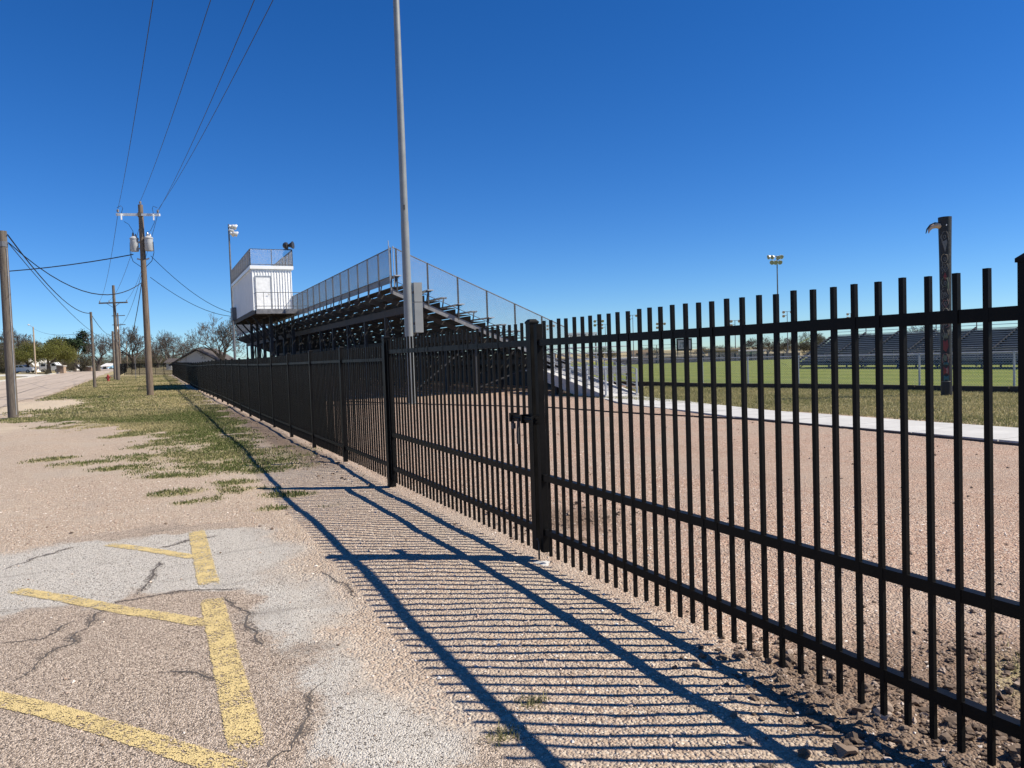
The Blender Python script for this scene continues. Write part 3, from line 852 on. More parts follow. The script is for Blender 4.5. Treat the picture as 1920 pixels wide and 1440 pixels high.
# gate leaves
def gate_leaf(y0, y1, label, stile_near, stile_far, spacing=.1125, ys_=None):
    t = thing('swing_gate', label, 'gate', (FENCE_X, (y0+y1)/2, 0), 'double swing gate leaves')
    pm = picket_mesh(1.815)
    n = int(round((y1-y0)/spacing)); ys_ = ys_ or [y0+(k+.5)*(y1-y0)/n for k in range(n)]
    for yy in ys_: piece('picket', pm, t, (FENCE_X+random.uniform(-.0015, .0015), yy+random.uniform(-.002, .002), .065+random.uniform(-.004, .004)), (random.uniform(-.0016, .0016), random.uniform(-.0016, .0016), random.uniform(-.03, .03)))
    for nm, z in (('top_rail', 1.715), ('middle_rail', .665), ('bottom_rail', .235)):
        rail(nm, t, FENCE_X+.012, y0+.01, z, y1-.01, z, .044, .05)
    for sti in (stile_near, stile_far):
        if sti is None: continue
        yy, w, zt = sti
        part('stile', post_mb(FENCE_X+.004, yy, .075, zt, w, cap=w > .06), 'black_paint', t)
    for z in (1.715, .235):
        mb = MB()
        yy = stile_far[0] if y1 > 6 else YG0+.06
        s = 1 if y1 > 6 else -1
        mb.tube([(FENCE_X, yy+s*.05, z-.06), (FENCE_X, yy+s*.05, z+.06)], .019, 8)
        part('hinge', mb, 'black_paint', t)
    return t
YG0, YGM, YG1 = 1.535, 5.19, 9.27
near_leaf = gate_leaf(YG0+.01, YGM-.05, 'long black picket gate leaf hung on the capped post by the soil clods', None, (YGM-.055, .05, 1.86), ys_=[1.674+.1118*k for k in range(31)])
far_leaf = gate_leaf(YGM+.05, YG1-.06, 'black picket gate leaf with the slide bolt, beside the capped meeting stile', (YGM+.045, .075, 1.868), (YG1-.085, .05, 1.86))
# slide bolt and drop rod
mb = MB(); zb = 1.10; xb = FENCE_X-.05
mb.bar((xb, YGM-.10, zb+.03), (xb, YGM+.36, zb+.03), .03, .014); mb.bar((xb, YGM-.10, zb), (xb, YGM+.36, zb), .03, .014)
mb.tube([(xb-.012, YGM-.08, zb+.016), (xb-.012, YGM+.30, zb+.016)], .009, 8)
for yy in (YGM-.07, YGM+.12, YGM+.33): mb.box((xb-.03, yy-.012, zb-.02), (FENCE_X-.012, yy+.012, zb+.05))
part('slide_bolt', mb, 'black_paint', far_leaf)
part('bolt_handle', MB().tube([(xb-.02, YGM+.19, zb+.01), (xb-.03, YGM+.19, zb-.10), (xb-.03, YGM+.19, zb-.19)], .011, 8), 'steel_dark', far_leaf)
mb = MB().tube([(FENCE_X-.035, YGM-.03, .012), (FENCE_X-.035, YGM-.03, .16), (FENCE_X-.05, YGM-.03, .18)], .008, 8)
part('drop_rod', mb, 'steel_dark', near_leaf)
mb = MB(); i0 = len(mb.v)
for k in range(14):
    a = 2*math.pi*k/14; r = .085*(1+.3*math.sin(3*a+1)+.15*math.sin(7*a)); px_, py_ = FENCE_X-.04+r*math.cos(a)*.8, YGM-.10+r*math.sin(a)*1.2; mb.v.append((px_, py_, g1(px_, py_)-.003))
mb.v.append((FENCE_X-.04, YGM-.1, g1(FENCE_X-.04, YGM-.1)+.012))
for k in range(14): mb.f.append((k, (k+1)%14, 14))
solo('concrete_pad', 'small pale concrete pad under the gate drop rod', 'pad', mb, 'concrete')
pk = solo('padlock', 'small dark padlock hanging on the gate slide bolt', 'padlock', MB().box((xb-.028, YGM+.27, zb-.075), (xb-.006, YGM+.315, zb-.03)).tube([(xb-.017, YGM+.28, zb-.03), (xb-.017, YGM+.28, zb-.004), (xb-.017, YGM+.305, zb-.004), (xb-.017, YGM+.305, zb-.03)], .004, 6), 'steel_dark')
for yy, lab in ((YG0-.035, 'square black capped gate post beside the churned soil'), (YG1, 'square black capped gate post where the long picket fence begins')):
    mb = post_mb(FENCE_X, yy, -.3, 1.885, .09)
    solo('gate_post', lab, 'post', mb, 'black_paint', origin=(FENCE_X, yy, 0))
# panel past the near post, mostly out of frame
# long fence
fence = thing('picket_fence', 'long black steel picket fence running along the grass verge', 'fence', (FENCE_X, YG1, 0))
PS = 2.52; NP = 42
pkm = picket_mesh(1.725)
def fz(y): return float(terrain(FENCE_X, y)) + .02*math.sin(y*.21)
count = 0; rest = MB()
pst = mesh_of('post', post_mb(0, 0, -.2, 1.80, .064), 'black_paint')
for k in range(NP):
    ya, yb = YG1 + k*PS, YG1 + (k+1)*PS
    za, zb_ = fz(ya), fz(yb)
    piece('post', pst, fence, (FENCE_X, yb, zb_))
    y0, y1 = ya+(.05 if k == 0 else .032), yb-.032
    for nm, z in (('top_rail', 1.60), ('bottom_rail', .235)):
        rail(nm, fence, FENCE_X+.010, y0, za+z, y1, zb_+z, .04, .042)
    n = 22
    for j in range(n):
        yy = ya + (j+.5+.0)*(PS)/n; zz = za+(zb_-za)*(yy-ya)/PS+.06
        if abs(yy-ya) < .06 or abs(yy-yb) < .06: continue
        if count < 300: piece('picket', pkm, fence, (FENCE_X, yy, zz+random.uniform(-.004, .004)), (random.uniform(-.002, .002), random.uniform(-.002, .002), random.uniform(-.03, .03))); count += 1
        else: rest.box((FENCE_X-PW/2, yy-PW/2, zz), (FENCE_X+PW/2, yy+PW/2, zz+1.725))
part('pickets', rest, 'black_paint', fence, kind='stuff')
YEND = YG1 + NP*PS

# return fence across the verge and the stretch along the street beyond
def far_fence(name, label, p, q, step=.11, ht=1.72, grp=None):
    p = Vector(p); q = Vector(q); L = (q-p).length; d = (q-p)/L
    t = thing(name, label, 'fence', (p.x, p.y, p.z), grp)
    n = int(L/2.5)
    for k in range(n+1):
        c = p+d*(L*k/n)
        part('post', MB().cbox((c.x, c.y, c.z+.9), (.07, .07, 1.8)), 'black_paint', t)
    for nm, z in (('top_rail', 1.55), ('bottom_rail', .2)):
        part(nm, MB().bar(p+Vector((0, 0, z)), q+Vector((0, 0, z)), .04, .045), 'black_paint', t)
    mb = MB(); k = 0
    while k*step < L:
        c = p+d*(k*step); mb.cbox((c.x, c.y, c.z+.06+ht/2), (.026, .026, ht)); k += 1
    part('pickets', mb, 'black_paint', t, kind='stuff')
far_fence('return_fence', 'see-through black picket fence crossing the grass from the long fence end', (FENCE_X, YEND+.1, fz(YEND)), (-3.7, YEND+14, fz(YEND+14)))
far_fence('street_fence', 'far black picket fence running on along the street', (-4.3, YEND-3, fz(YEND-3)), (-4.6, YEND+60, fz(YEND+60)))

# ------------------------------------------------------------------ walkway slabs and edging
walk = link_mesh('walkway', mesh_of('walkway', MB().box((11.85, 1.0, -.10), (13.95, 1.2, .02)), 'concrete'), None, kind='structure')
def wl_near(y): return float(np.interp(y, [0, 13, 19, 22], [11.95, 12.0, 12.9, 14.0]))
def wl_far(y): return float(np.interp(y, [0, 14, 22], [13.85, 13.75, 15.4]))
yw = 1.25
while yw < 21.6:
    y2 = min(yw+1.5, 21.8)
    mb = MB(); e = .012; top = .035+random.uniform(-.004, .004)
    mb.prism([(wl_near(yw+e), yw+e, -.1), (wl_far(yw+e), yw+e, -.1), (wl_far(y2-e), y2-e, -.1), (wl_near(y2-e), y2-e, -.1)], (0, 0, top+.1))
    part('slab', mb, 'concrete', walk)
    yw = y2
mb = MB()
ep = [(11.8, 1.0), (11.85, 12.6), (10.6, 19.8), (8.9, 24.0), (7.5, 27.3), (6.4, 31.0)]
for a, b in zip(ep[:-1], ep[1:]):
    n = 10
    pts = [(a[0]+(b[0]-a[0])*k/n, a[1]+(b[1]-a[1])*k/n) for k in range(n+1)]
    for p, q in zip(pts[:-1], pts[1:]):
        mb.bar((*p, g1(*p)+.012), (*q, g1(*q)+.012), .012, .05)
solo('landscape_edging', 'thin dark steel edging strip between gravel and white walkway', 'edging', mb, 'steel_brown')

# ------------------------------------------------------------------ grandstand
BY0, BY1, BXB, RUN, RISE, ROWS, ZT = 28.6, 87.0, 8.7, .66, .28, 12, 4.45
st = thing('grandstand', 'tall aluminium and steel grandstand seen from behind, with mesh guardrails', 'grandstand', (12, BY0, 0))
def zfoot(i): return ZT - RISE*i
# boards cut into bays so that joints show
bays = np.linspace(BY0, BY1, 8)
for i in range(ROWS):
    x0 = BXB + RUN*i; z = zfoot(i)
    for a, b in zip(bays[:-1], bays[1:]):
        for (xa, xb) in ((.018, .315), (.365, .640)):
            part('foot_board', MB().box((x0+xa, a+.02, z-.026), (x0+xb, b-.02, z)), 'alu_foot_shaded', st)
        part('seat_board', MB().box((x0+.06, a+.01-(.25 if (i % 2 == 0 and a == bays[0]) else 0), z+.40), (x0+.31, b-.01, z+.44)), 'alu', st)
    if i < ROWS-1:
        part('riser_board', MB().box((x0+RUN-.012, BY0, zfoot(i+1)-.03), (x0+RUN-.004, BY1, z-.050)), 'alu_foot_shaded', st)
ny = 30
for k in range(ny+1):
    y = BY0+.06 + (BY1-BY0-.12)*k/ny
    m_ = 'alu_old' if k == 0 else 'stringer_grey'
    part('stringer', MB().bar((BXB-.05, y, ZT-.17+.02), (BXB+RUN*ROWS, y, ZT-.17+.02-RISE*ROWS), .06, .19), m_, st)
    # seat brackets
    br = MB()
    for i in range(ROWS):
        x0 = BXB+RUN*i; z = zfoot(i)
        br.bar((x0+.10, y, z-.04), (x0+.18, y, z+.40), .04, .05); br.bar((x0+.07, y, z+.39), (x0+.30, y, z+.39), .04, .03, (0, 1, 0))
    part('seat_brackets', br, 'steel_dark', st, kind='stuff')
for (xc, wid) in ((9.6, .30), (12.4, .25), (15.2, .22)):
    zc = ZT-.3 - (xc-BXB)*RISE/RUN
    part('cross_beam', MB().box((xc-.07, BY0+.4, zc-wid), (xc+.07, BY1-.4, zc)), 'steel_brown', st)
    for k in range(0, 17):
        y = BY0+.5 + (BY1-BY0-1)*k/16
        part('column', MB().box((xc-.07, y-.08, 0), (xc+.07, y+.08, zc-wid)), 'steel_dark', st)
        if xc < 15:
            xn = xc+2.8; zn = ZT-.55-(xn-BXB)*RISE/RUN
            part('brace', MB().bar((xc, y, .25), (xn, y, zn), .05, .05), 'steel_dark', st)
for k in range(0, 16, 2):
    y = BY0+.5+(BY1-BY0-1)*k/16; y2 = BY0+.5+(BY1-BY0-1)*(k+1)/16
    part('brace', MB().bar((9.6, y, .3), (9.6, y2, 3.6), .05, .05), 'steel_dark', st)
    part('brace', MB().bar((9.6, y2, .3), (9.6, y, 3.6), .05, .05), 'steel_dark', st)
# back guardrail
zr0, zr1 = ZT+.40, ZT+1.52
npost = 34
part('guard_rail', MB().tube([(BXB, BY0, zr1), (BXB, BY1, zr1)], .024, 6), 'galv_dark', st)
part('guard_rail', MB().tube([(BXB, BY0, zr0+.02), (BXB, BY1, zr0+.02)], .024, 6), 'galv_dark', st)
part('back_board', MB().box((BXB-.03, BY0, ZT+.16), (BXB+.01, BY1, ZT+.36)), 'alu_old', st)
for k in range(npost+1):
    y = BY0 + (BY1-BY0)*k/npost
    part('guard_post', MB().bar((BXB-.04, y, ZT-.15), (BXB-.04, y, zr1), .055, .055), 'galv_dark', st)
cl = MB(); chainlink(cl, (BXB+.012, BY0, zr0), (0, 1, 0), (0, 0, 1), BY1-BY0, zr1-zr0, .075, .0042)
part('guard_mesh', cl, 'mesh_wire', st, kind='stuff')
# end guardrail (slopes with the rows), near and far end
for ye in (BY0-.10, BY1+.10):
    L = RUN*ROWS; sl = -RISE/RUN; xs_ = BXB+.12
    part('guard_rail', MB().tube([(xs_-.1, ye, zr1+.02), (xs_+L-.3, ye, zr1+sl*(L-.3))], .024, 6), 'galv_dark', st)
    part('guard_rail', MB().tube([(xs_-.1, ye, ZT+.24), (xs_+L-.3, ye, ZT+.24+sl*(L-.3))], .016, 6), 'galv_dark', st)
    for k in range(7):
        x = xs_ + .05 + k*1.28
        if k == 6: x = xs_+L-.3
        dz = sl*(x-xs_)
        part('guard_post', MB().bar((x, ye, ZT-.22+dz), (x, ye, zr1+dz), .06, .045), 'steel_dark', st)
    cl = MB(); chainlink(cl, (xs_, ye-.02, ZT+.24), (1, 0, sl), (0, 0, 1), L-.3, zr1-ZT-.24, .075, .0042)
    part('guard_mesh', cl, 'mesh_wire', st, kind='stuff')
for dx in (-.02, .05):
    part('corner_post', MB().tube([(BXB-.06+dx*2, BY0-.1-dx, ZT), (BXB-.06+dx*2, BY0-.1-dx, zr1+.05)], .02, 6), 'galv', st)
part('corner_post', MB().tube([(BXB-.10, BY0-.02, ZT+.9), (BXB-.10, BY0-.02, zr1+.28)], .016, 6), 'galv', st)
# front walkway of the stand
zw = .95; xf = BXB+RUN*ROWS
part('front_deck', MB().box((xf+.05, BY0-1.6, zw-.05), (xf+2.0, BY1, zw)), 'alu', st)
part('front_fascia', MB().box((xf+1.95, BY0-1.6, zw-.30), (xf+2.05, BY1, zw-.052)), 'steel_brown', st)
part('deck_fascia', MB().box((xf-2.3, BY0-1.66, zw-.30), (xf+2.05, BY0-1.603, zw-.01)), 'alu_old', st)
part('end_deck', MB().box((xf-2.3, BY0-1.6, zw-.05), (xf+.048, BY0-.25, zw)), 'alu', st)
for x in np.linspace(xf-2.2, xf+2.0, 4):
    for y in (BY0-1.55, BY0-.35):
        part('deck_leg', MB().cbox((x, y, (zw-.05)/2), (.09, .09, zw-.05)), 'galv', st)
for k in range(14):
    y = BY0+2+k*4.2; part('deck_leg', MB().cbox((xf+1.9, y, (zw-.3)/2), (.1, .1, zw-.3)), 'galv_dark', st)
for zz in (.35, .62, .88, 1.12):
    part('deck_rail', MB().tube([(xf-.9, BY0-1.62, zw+zz), (xf+2.0, BY0-1.62, zw+zz)], .022, 6), 'galv', st)
    part('deck_rail', MB().tube([(xf+2.0, BY0-1.6, zw+zz), (xf+2.0, BY1, zw+zz)], .022, 6), 'galv', st)
for x in np.linspace(xf-.9, xf+2.0, 4):
    part('deck_post', MB().tube([(x, BY0-1.62, zw), (x, BY0-1.62, zw+1.15)], .026, 6), 'galv', st)
for k in range(24):
    y = BY0+.6+k*2.4; part('deck_post', MB().tube([(xf+2.0, y, zw), (xf+2.0, y, zw+1.15)], .026, 6), 'galv', st)
part('front_skirt', MB().box((xf+.02, BY0+.2, .05), (xf+.045, BY1-.2, zfoot(ROWS-1)-.06)), 'steel_dark', st)

# ------------------------------------------------------------------ concrete ramp with tube railings
rp = thing('access_ramp', 'pale concrete ramp with grey tube railings at the grandstand end', 'ramp', (14.6, 24.3, 0))
RX0, RX1, RY0, RY1, RZ = 14.15, 15.55, 21.9, BY0-1.7, .92
def rz(y): return RZ*(y-RY0)/(RY1-RY0)
part('deck', MB().prism([(RX0+.12, RY0, -.05), (RX0+.12, RY0, .05), (RX0+.12, RY1, RZ), (RX0+.12, RY1, RZ-.2), (RX0+.12, RY0+1.5, -.05)], (RX1-RX0-.24, 0, 0)), 'concrete', rp)
for yy in (RY0+2.4, RY0+3.8, RY1-.15):
    for xx in (RX0+.2, RX1-.3): part('support', MB().cbox((xx, yy, rz(yy)/2-.1), (.12, .12, rz(yy)-.2)), 'steel_dark', rp)
for xx in (RX0, RX1-.115):
    part('kerb', MB().prism([(xx, RY0, -.05), (xx, RY0, .10), (xx, RY1, RZ+.12), (xx, RY1, RZ-.30), (xx, RY0+1.6, -.05)], (.115, 0, 0)), 'concrete', rp)
for xx in (RX0+.05, RX1-.05):
    for zz in (.22, .40, .58, .76, .95):
        part('rail', MB().tube([(xx, RY0+.05, zz+.03), (xx, RY1, RZ+zz)], .019, 6), 'galv', rp)
    for k in range(5):
        y = RY0+.05+(RY1-RY0-.1)*k/4
        part('rail_post', MB().cbox((xx, y, rz(y)+.42), (.055, .055, 1.1)), 'galv', rp)

# ------------------------------------------------------------------ press box
PX0, PX1, PY0, PY1, PZ0, PZ1 = 6.15, 8.66, 51.0, 63.2, 5.05, 7.72
pb = thing('press_box', 'white corrugated press box on stilts behind the grandstand top', 'press box', (7.4, 57, 0))
part('wall', MB().box((PX0, PY0, PZ0), (PX1, PY1, PZ1)), 'white_metal', pb)
part('roof_fascia', MB().box((PX0-.10, PY0-.12, PZ1+.003), (PX1+.12, PY1+.1, PZ1+.22)), 'white_metal', pb)
n = 14
for k in range(n+1):
    x = PX0+.04+(PX1-PX0-.08)*k/n
    if PX0+.16 < x < PX0+1.22: z0_ = 7.36
    else: z0_ = PZ0
    part('siding_rib', MB().prism([(x-.035, PY0-.002, z0_), (x-.018, PY0-.035, z0_), (x+.018, PY0-.035, z0_), (x+.035, PY0-.002, z0_)], (0, 0, PZ1-z0_-.01)), 'white_metal', pb)
for k in range(41):
    y = PY0+.1+(PY1-PY0-.2)*k/40
    part('siding_rib', MB().prism([(PX0+.002, y-.035, PZ0), (PX0-.03, y-.018, PZ0), (PX0-.03, y+.018, PZ0), (PX0+.002, y+.035, PZ0)], (0, 0, PZ1-PZ0-.01)), 'white_metal', pb)
dr = part('door', MB().box((PX0+.24, PY0-.05, PZ0+.06), (PX0+1.14, PY0-.004, PZ0+2.16)), 'white_door', pb)
part('door_frame', MB().box((PX0+.18, PY0-.07, PZ0), (PX0+.238, PY0-.003, PZ0+2.24)).box((PX0+1.142, PY0-.07, PZ0), (PX0+1.20, PY0-.003, PZ0+2.24)).box((PX0+.24, PY0-.07, PZ0+2.162), (PX0+1.14, PY0-.003, PZ0+2.24)), 'galv', pb)
part('handle', MB().tube([(PX0+1.04, PY0-.055, PZ0+1.05), (PX0+1.04, PY0-.12, PZ0+1.05), (PX0+.92, PY0-.12, PZ0+1.05)], .014, 6), 'galv_dark', dr)
for yy in (PY0+.05, PY0+2.5, PY0+5, PY0+7.5, PY0+10, PY1-.1):
    part('floor_joist', MB().box((PX0-.05, yy-.06, PZ0-.32), (PX1+.4, yy+.06, PZ0-.085)), 'steel_brown', pb)
for xx in (PX0, PX0+1.25, PX1-.05):
    part('floor_beam', MB().box((xx-.06, PY0-1.2, PZ0-.30), (xx+.06, PY1, PZ0-.083)), 'steel_brown', pb)
part('floor_deck', MB().box((PX0-.06, PY0-.01, PZ0-.08), (PX1+.05, PY1, PZ0-.003)), 'steel_brown', pb)
for xx in (PX0+1.2, PX1+.1):
    for yy in (PY0+.9, PY0+4.5, PY0+8.1, PY1-.6):
        part('stilt', MB().box((xx-.1, yy-.1, 0), (xx+.1, yy+.1, PZ0-.325)), 'steel_dark', pb)
        part('knee_brace', MB().bar((xx, yy, 3.3), (xx-1.15, yy, PZ0-.36), .1, .1), 'steel_dark', pb)
part('vent_box', MB().box((PX0-.35, PY1-2.2, PZ0-.1), (PX0-.04, PY1-1.0, PZ0+.9)), 'galv_dark', pb)
# landing at the door
part('landing', MB().box((PX0+.05, PY0-1.25, PZ0-.08), (PX1+.75, PY0-.13, PZ0-.01)), 'alu', pb)
part('landing_fascia', MB().box((PX0+.02, PY0-1.30, PZ0-.30), (PX1+.75, PY0-1.252, PZ0)), 'alu_old', pb)
for zz in (.18, 1.05):
    part('landing_rail', MB().tube([(PX0+.06, PY0-.15, PZ0+zz), (PX0+.06, PY0-1.24, PZ0+zz), (PX1+.72, PY0-1.24, PZ0+zz)], .02, 6), 'galv_dark', pb)
for k in range(8):
    x = PX0+.06+(PX1+.66-PX0)*k/7
    part('landing_baluster', MB().tube([(x, PY0-1.24, PZ0), (x, PY0-1.24, PZ0+1.05)], .016, 6), 'galv_dark', pb)
# roof guard rail
RZ0, RZ1 = PZ1+.24, PZ1+1.28
ring = [(PX0-.06, PY0-.08), (PX1+.08, PY0-.08), (PX1+.08, PY1), (PX0-.06, PY1), (PX0-.06, PY0-.08)]
for a, b in zip(ring[:-1], ring[1:]):
    L = math.hypot(b[0]-a[0], b[1]-a[1]); d = ((b[0]-a[0])/L, (b[1]-a[1])/L, 0)
    for zz in (RZ0+.06, RZ1):
        part('roof_rail', MB().tube([(*a, zz), (*b, zz)], .022, 6), 'steel_dark', pb)
    n = max(2, int(round(L/1.4)))
    for k in range(n):
        c = (a[0]+d[0]*L*k/n, a[1]+d[1]*L*k/n)
        part('roof_rail_post', MB().bar((*c, PZ1+.02), (*c, RZ1), .05, .04), 'steel_dark', pb)
    cl = MB(); chainlink(cl, (a[0]-d[1]*-.02, a[1]+d[0]*-.02, RZ0), d, (0, 0, 1), L, RZ1-RZ0, .08, .004)
    part('roof_mesh', cl, 'mesh_wire', pb, kind='stuff')
# loudspeaker pair on the roof rail
sp = thing('loudspeaker', 'dark horn loudspeaker clamped on the press box roof rail', 'loudspeaker', (PX1-.1, PY0-.05, RZ1))
c = Vector((PX1-.18, PY0-.05, RZ1+.29))
part('horn', MB().lathe(c, [(.05, -.02), (.09, .08), (.16, .22), (.25, .35), (.25, .38), (.21, .37)], 14, (.85, -.5, .05)), 'horn_dark', sp, True)
part('driver', MB().lathe(c+Vector((-.08, .03, 0)), [(.08, .1), (.21, .08), (.23, -.05), (.18, -.16), (.08, -.22)], 14, (.85, -.5, .05)), 'horn_dark', sp, True)
part('bracket', MB().bar((c.x, c.y, RZ1+.02), (c.x, c.y, c.z-.2), .08, .05).bar((c.x-.25, c.y, RZ1+.035), (c.x+.25, c.y, RZ1+.035), .08, .03), 'steel_dark', sp)

# ------------------------------------------------------------------ steel light pole in the yard
lp = ground_at(772, 757)
lt = thing('light_pole', 'tall tapered grey steel light pole standing in the gravel yard', 'light pole', (lp.x, lp.y, 0))
part('shaft', MB().lathe((lp.x, lp.y, .02), [(.155, 0), (.15, 3), (.14, 6.4)], 20), 'mast_gray', lt, True)
part('shaft', MB().lathe((lp.x, lp.y, 6.3), [(.132, 0), (.115, 6), (.085, 13.2)], 20), 'mast_gray', lt, True)
part('base_plate', MB().cbox((lp.x, lp.y, .02), (.42, .42, .03)), 'mast_gray', lt)
part('hand_hole', MB().cbox((lp.x-.04, lp.y-.135, 6.9), (.05, .03, .16)), 'horn_dark', lt)
for s in (-1, 1):
    part('floodlight', MB().lathe((lp.x+s*.7, lp.y, 19.3), [(.05, -.2), (.16, -.1), (.28, .15), (.27, .18)], 12, (.9, .2, -.4)), 'reflector', lt, True)
part('crossarm', MB().bar((lp.x-1.2, lp.y, 19.25), (lp.x+1.2, lp.y, 19.25), .1, .1), 'mast_gray', lt)
cabx = lp.x+.36; caby = lp.y-.02
cb = thing('control_cabinet', 'grey steel control cabinet mounted high on the light pole', 'cabinet', (cabx, caby, 2.5))
part('lower_box', MB().box((cabx-.16, caby-.12, 2.52), (cabx+.14, caby+.16, 3.58)), 'mast_gray', cb)
part('upper_box', MB().box((cabx-.16, caby-.12, 3.60), (cabx+.14, caby+.16, 4.28)), 'mast_gray', cb)
part('conduit', MB().tube([(cabx-.05, caby, .0), (cabx-.05, caby, 2.52)], .035, 8), 'galv_dark', cb)
part('bracket', MB().box((lp.x+.1, caby-.03, 2.8), (cabx-.155, caby+.03, 2.88)).box((lp.x+.1, caby-.03, 3.9), (cabx-.155, caby+.03, 3.98)), 'galv_dark', cb)

# ------------------------------------------------------------------ totem pole
tp = ground_at(1775, 742)
tt = thing('totem_pole', 'black painted log totem pole with carved figures and a tan beak', 'totem pole', (tp.x, tp.y, 0))
prof = [(.15, -.1), (.148, 1.0), (.15, 2.5), (.158, 4.0), (.175, 5.05), (.178, 5.18), (.12, 5.185)]
part('log', MB().lathe((tp.x, tp.y, 0), prof, 22), 'log_black', tt, True)
def logr(z): return float(np.interp(z, [p[1] for p in prof[:-1]], [p[0] for p in prof[:-1]]))
face = math.atan2(-tp.y, -tp.x)           # towards the street side
def on_log(a, z, lift=.004):
    r = logr(z)+lift; return (tp.x+r*math.cos(face+a), tp.y+r*math.sin(face+a), z)
def motif(kind, a0, z0, w, h, m):
    P = []
    if kind == 'ring': P = [(a0+w*math.cos(t), z0+h*math.sin(t)) for t in np.linspace(0, 2*math.pi, 15)]
    if kind == 'heart': P = [(a0+w*math.sin(t)**3, z0+h*(.8*math.cos(t)-.3*math.cos(2*t)-.12*math.cos(3*t))) for t in np.linspace(0, 2*math.pi, 17)]
    if kind == 'arch': P = [(a0-w, z0-h), (a0-w, z0+h*.3), (a0-w*.5, z0+h), (a0+w*.5, z0+h), (a0+w, z0+h*.3), (a0+w, z0-h)]
    if kind == 'wave': P = [(a0+w*math.sin(t*1.0), z0+h*(t/math.pi-1)) for t in np.linspace(0, 2*math.pi, 15)]
    if kind == 'vee': P = [(a0-w, z0+h), (a0, z0-h), (a0+w, z0+h)]
    part('carving', MB().tube([on_log(a, z, .003) for a, z in P], .009, 5), m, tt)
def filled(P, m):
    mb = MB(); mb.poly([on_log(a, z, .006) for a, z in P]); c = on_log(sum(p[0] for p in P)/len(P), sum(p[1] for p in P)/len(P), .012)
    i = len(mb.v); mb.v.append(c); n = len(P); mb.f = [(k, (k+1) % n, i) for k in range(n)]
    part('carving', mb, m, tt)
def sh(a0, z0, w, h, n=8, rot=0): return [(a0+w*math.cos(2*math.pi*k/n+rot), z0+h*math.sin(2*math.pi*k/n+rot)) for k in range(n)]
off = -.1
for z, k, c in ((4.62, 'arch', 'paint_grey'), (3.98, 'ring', 'paint_cream'), (3.72, 'heart', 'paint_grey'), (3.30, 'ring', 'paint_green'), (2.98, 'wave', 'paint_grey'), (2.70, 'heart', 'paint_pink'), (2.42, 'ring', 'paint_cream'), (2.12, 'wave', 'paint_pink'), (1.80, 'vee', 'paint_cream'), (1.10, 'arch', 'paint_pink')):
    motif(k, off+random.uniform(-.12, .2), z, .5, .13, c)
    motif('wave' if k != 'wave' else 'ring', off-.45, z-.07, .16, .10, 'paint_grey')
    motif('vee', off+.55, z+.04, .18, .08, 'paint_cream')
    motif('ring', off+.05, z-.02, .16, .05, 'paint_grey')
filled([(-.5, 4.48), (0, 4.15), (.35, 4.45), (.2, 4.52), (-.1, 4.48)], 'paint_grey')
filled(sh(-.05, 3.46, .28, .12, 4), 'paint_red'); filled([(.25, 3.42), (.55, 3.45), (.55, 3.05), (.3, 3.05)], 'paint_green')
filled([(-.5, 1.62), (.25, 1.62), (.4, 1.45), (0, 1.28), (-.5, 1.35)], 'paint_red'); filled([(-.45, 1.80), (.3, 1.82), (.35, 1.68), (-.4, 1.68)], 'paint_green')
filled([(-.5, 1.22), (.2, 1.18), (-.1, 1.02), (-.5, 1.05)], 'paint_green'); filled([(-.45, .98), (.35, 1.0), (.35, .90), (-.45, .90)], 'paint_teal')
filled([(-.5, .86), (.4, .86), (.42, .62), (-.5, .62)], 'paint_red'); filled([(-.48, .60), (.42, .60), (.42, .44), (-.48, .44)], 'paint_teal')
filled(sh(.1, .74, .2, .09), 'paint_pink')
filled(sh(.22, 4.93, .07, .025), 'sign_white')
part('carving', MB().tube([on_log(a, .42, .003) for a in np.linspace(-.9, .7, 12)], .012, 5), 'paint_grey', tt)
# beak, pointing along the photo's left
lf = Vector((-.9, .43, 0)).normalized()
bc = Vector((tp.x, tp.y, 4.93)) + lf*.13
bp_ = [bc, bc+lf*.14+Vector((0, 0, .02)), bc+lf*.26+Vector((0, 0, -.02)), bc+lf*.33+Vector((0, 0, -.11)), bc+lf*.345+Vector((0, 0, -.20))]
bk = part('beak', MB().tube(bp_, [.085, .08, .06, .035, .008], 10), 'beak_tan', tt, True)
part('beak_edge', MB().tube([p+Vector((0, 0, r)) + lf*.02*k for k, (p, r) in enumerate(zip(bp_, [.08, .075, .055, .03, .0]))], [.02, .022, .024, .022, .012], 6), 'log_black', bk, True)

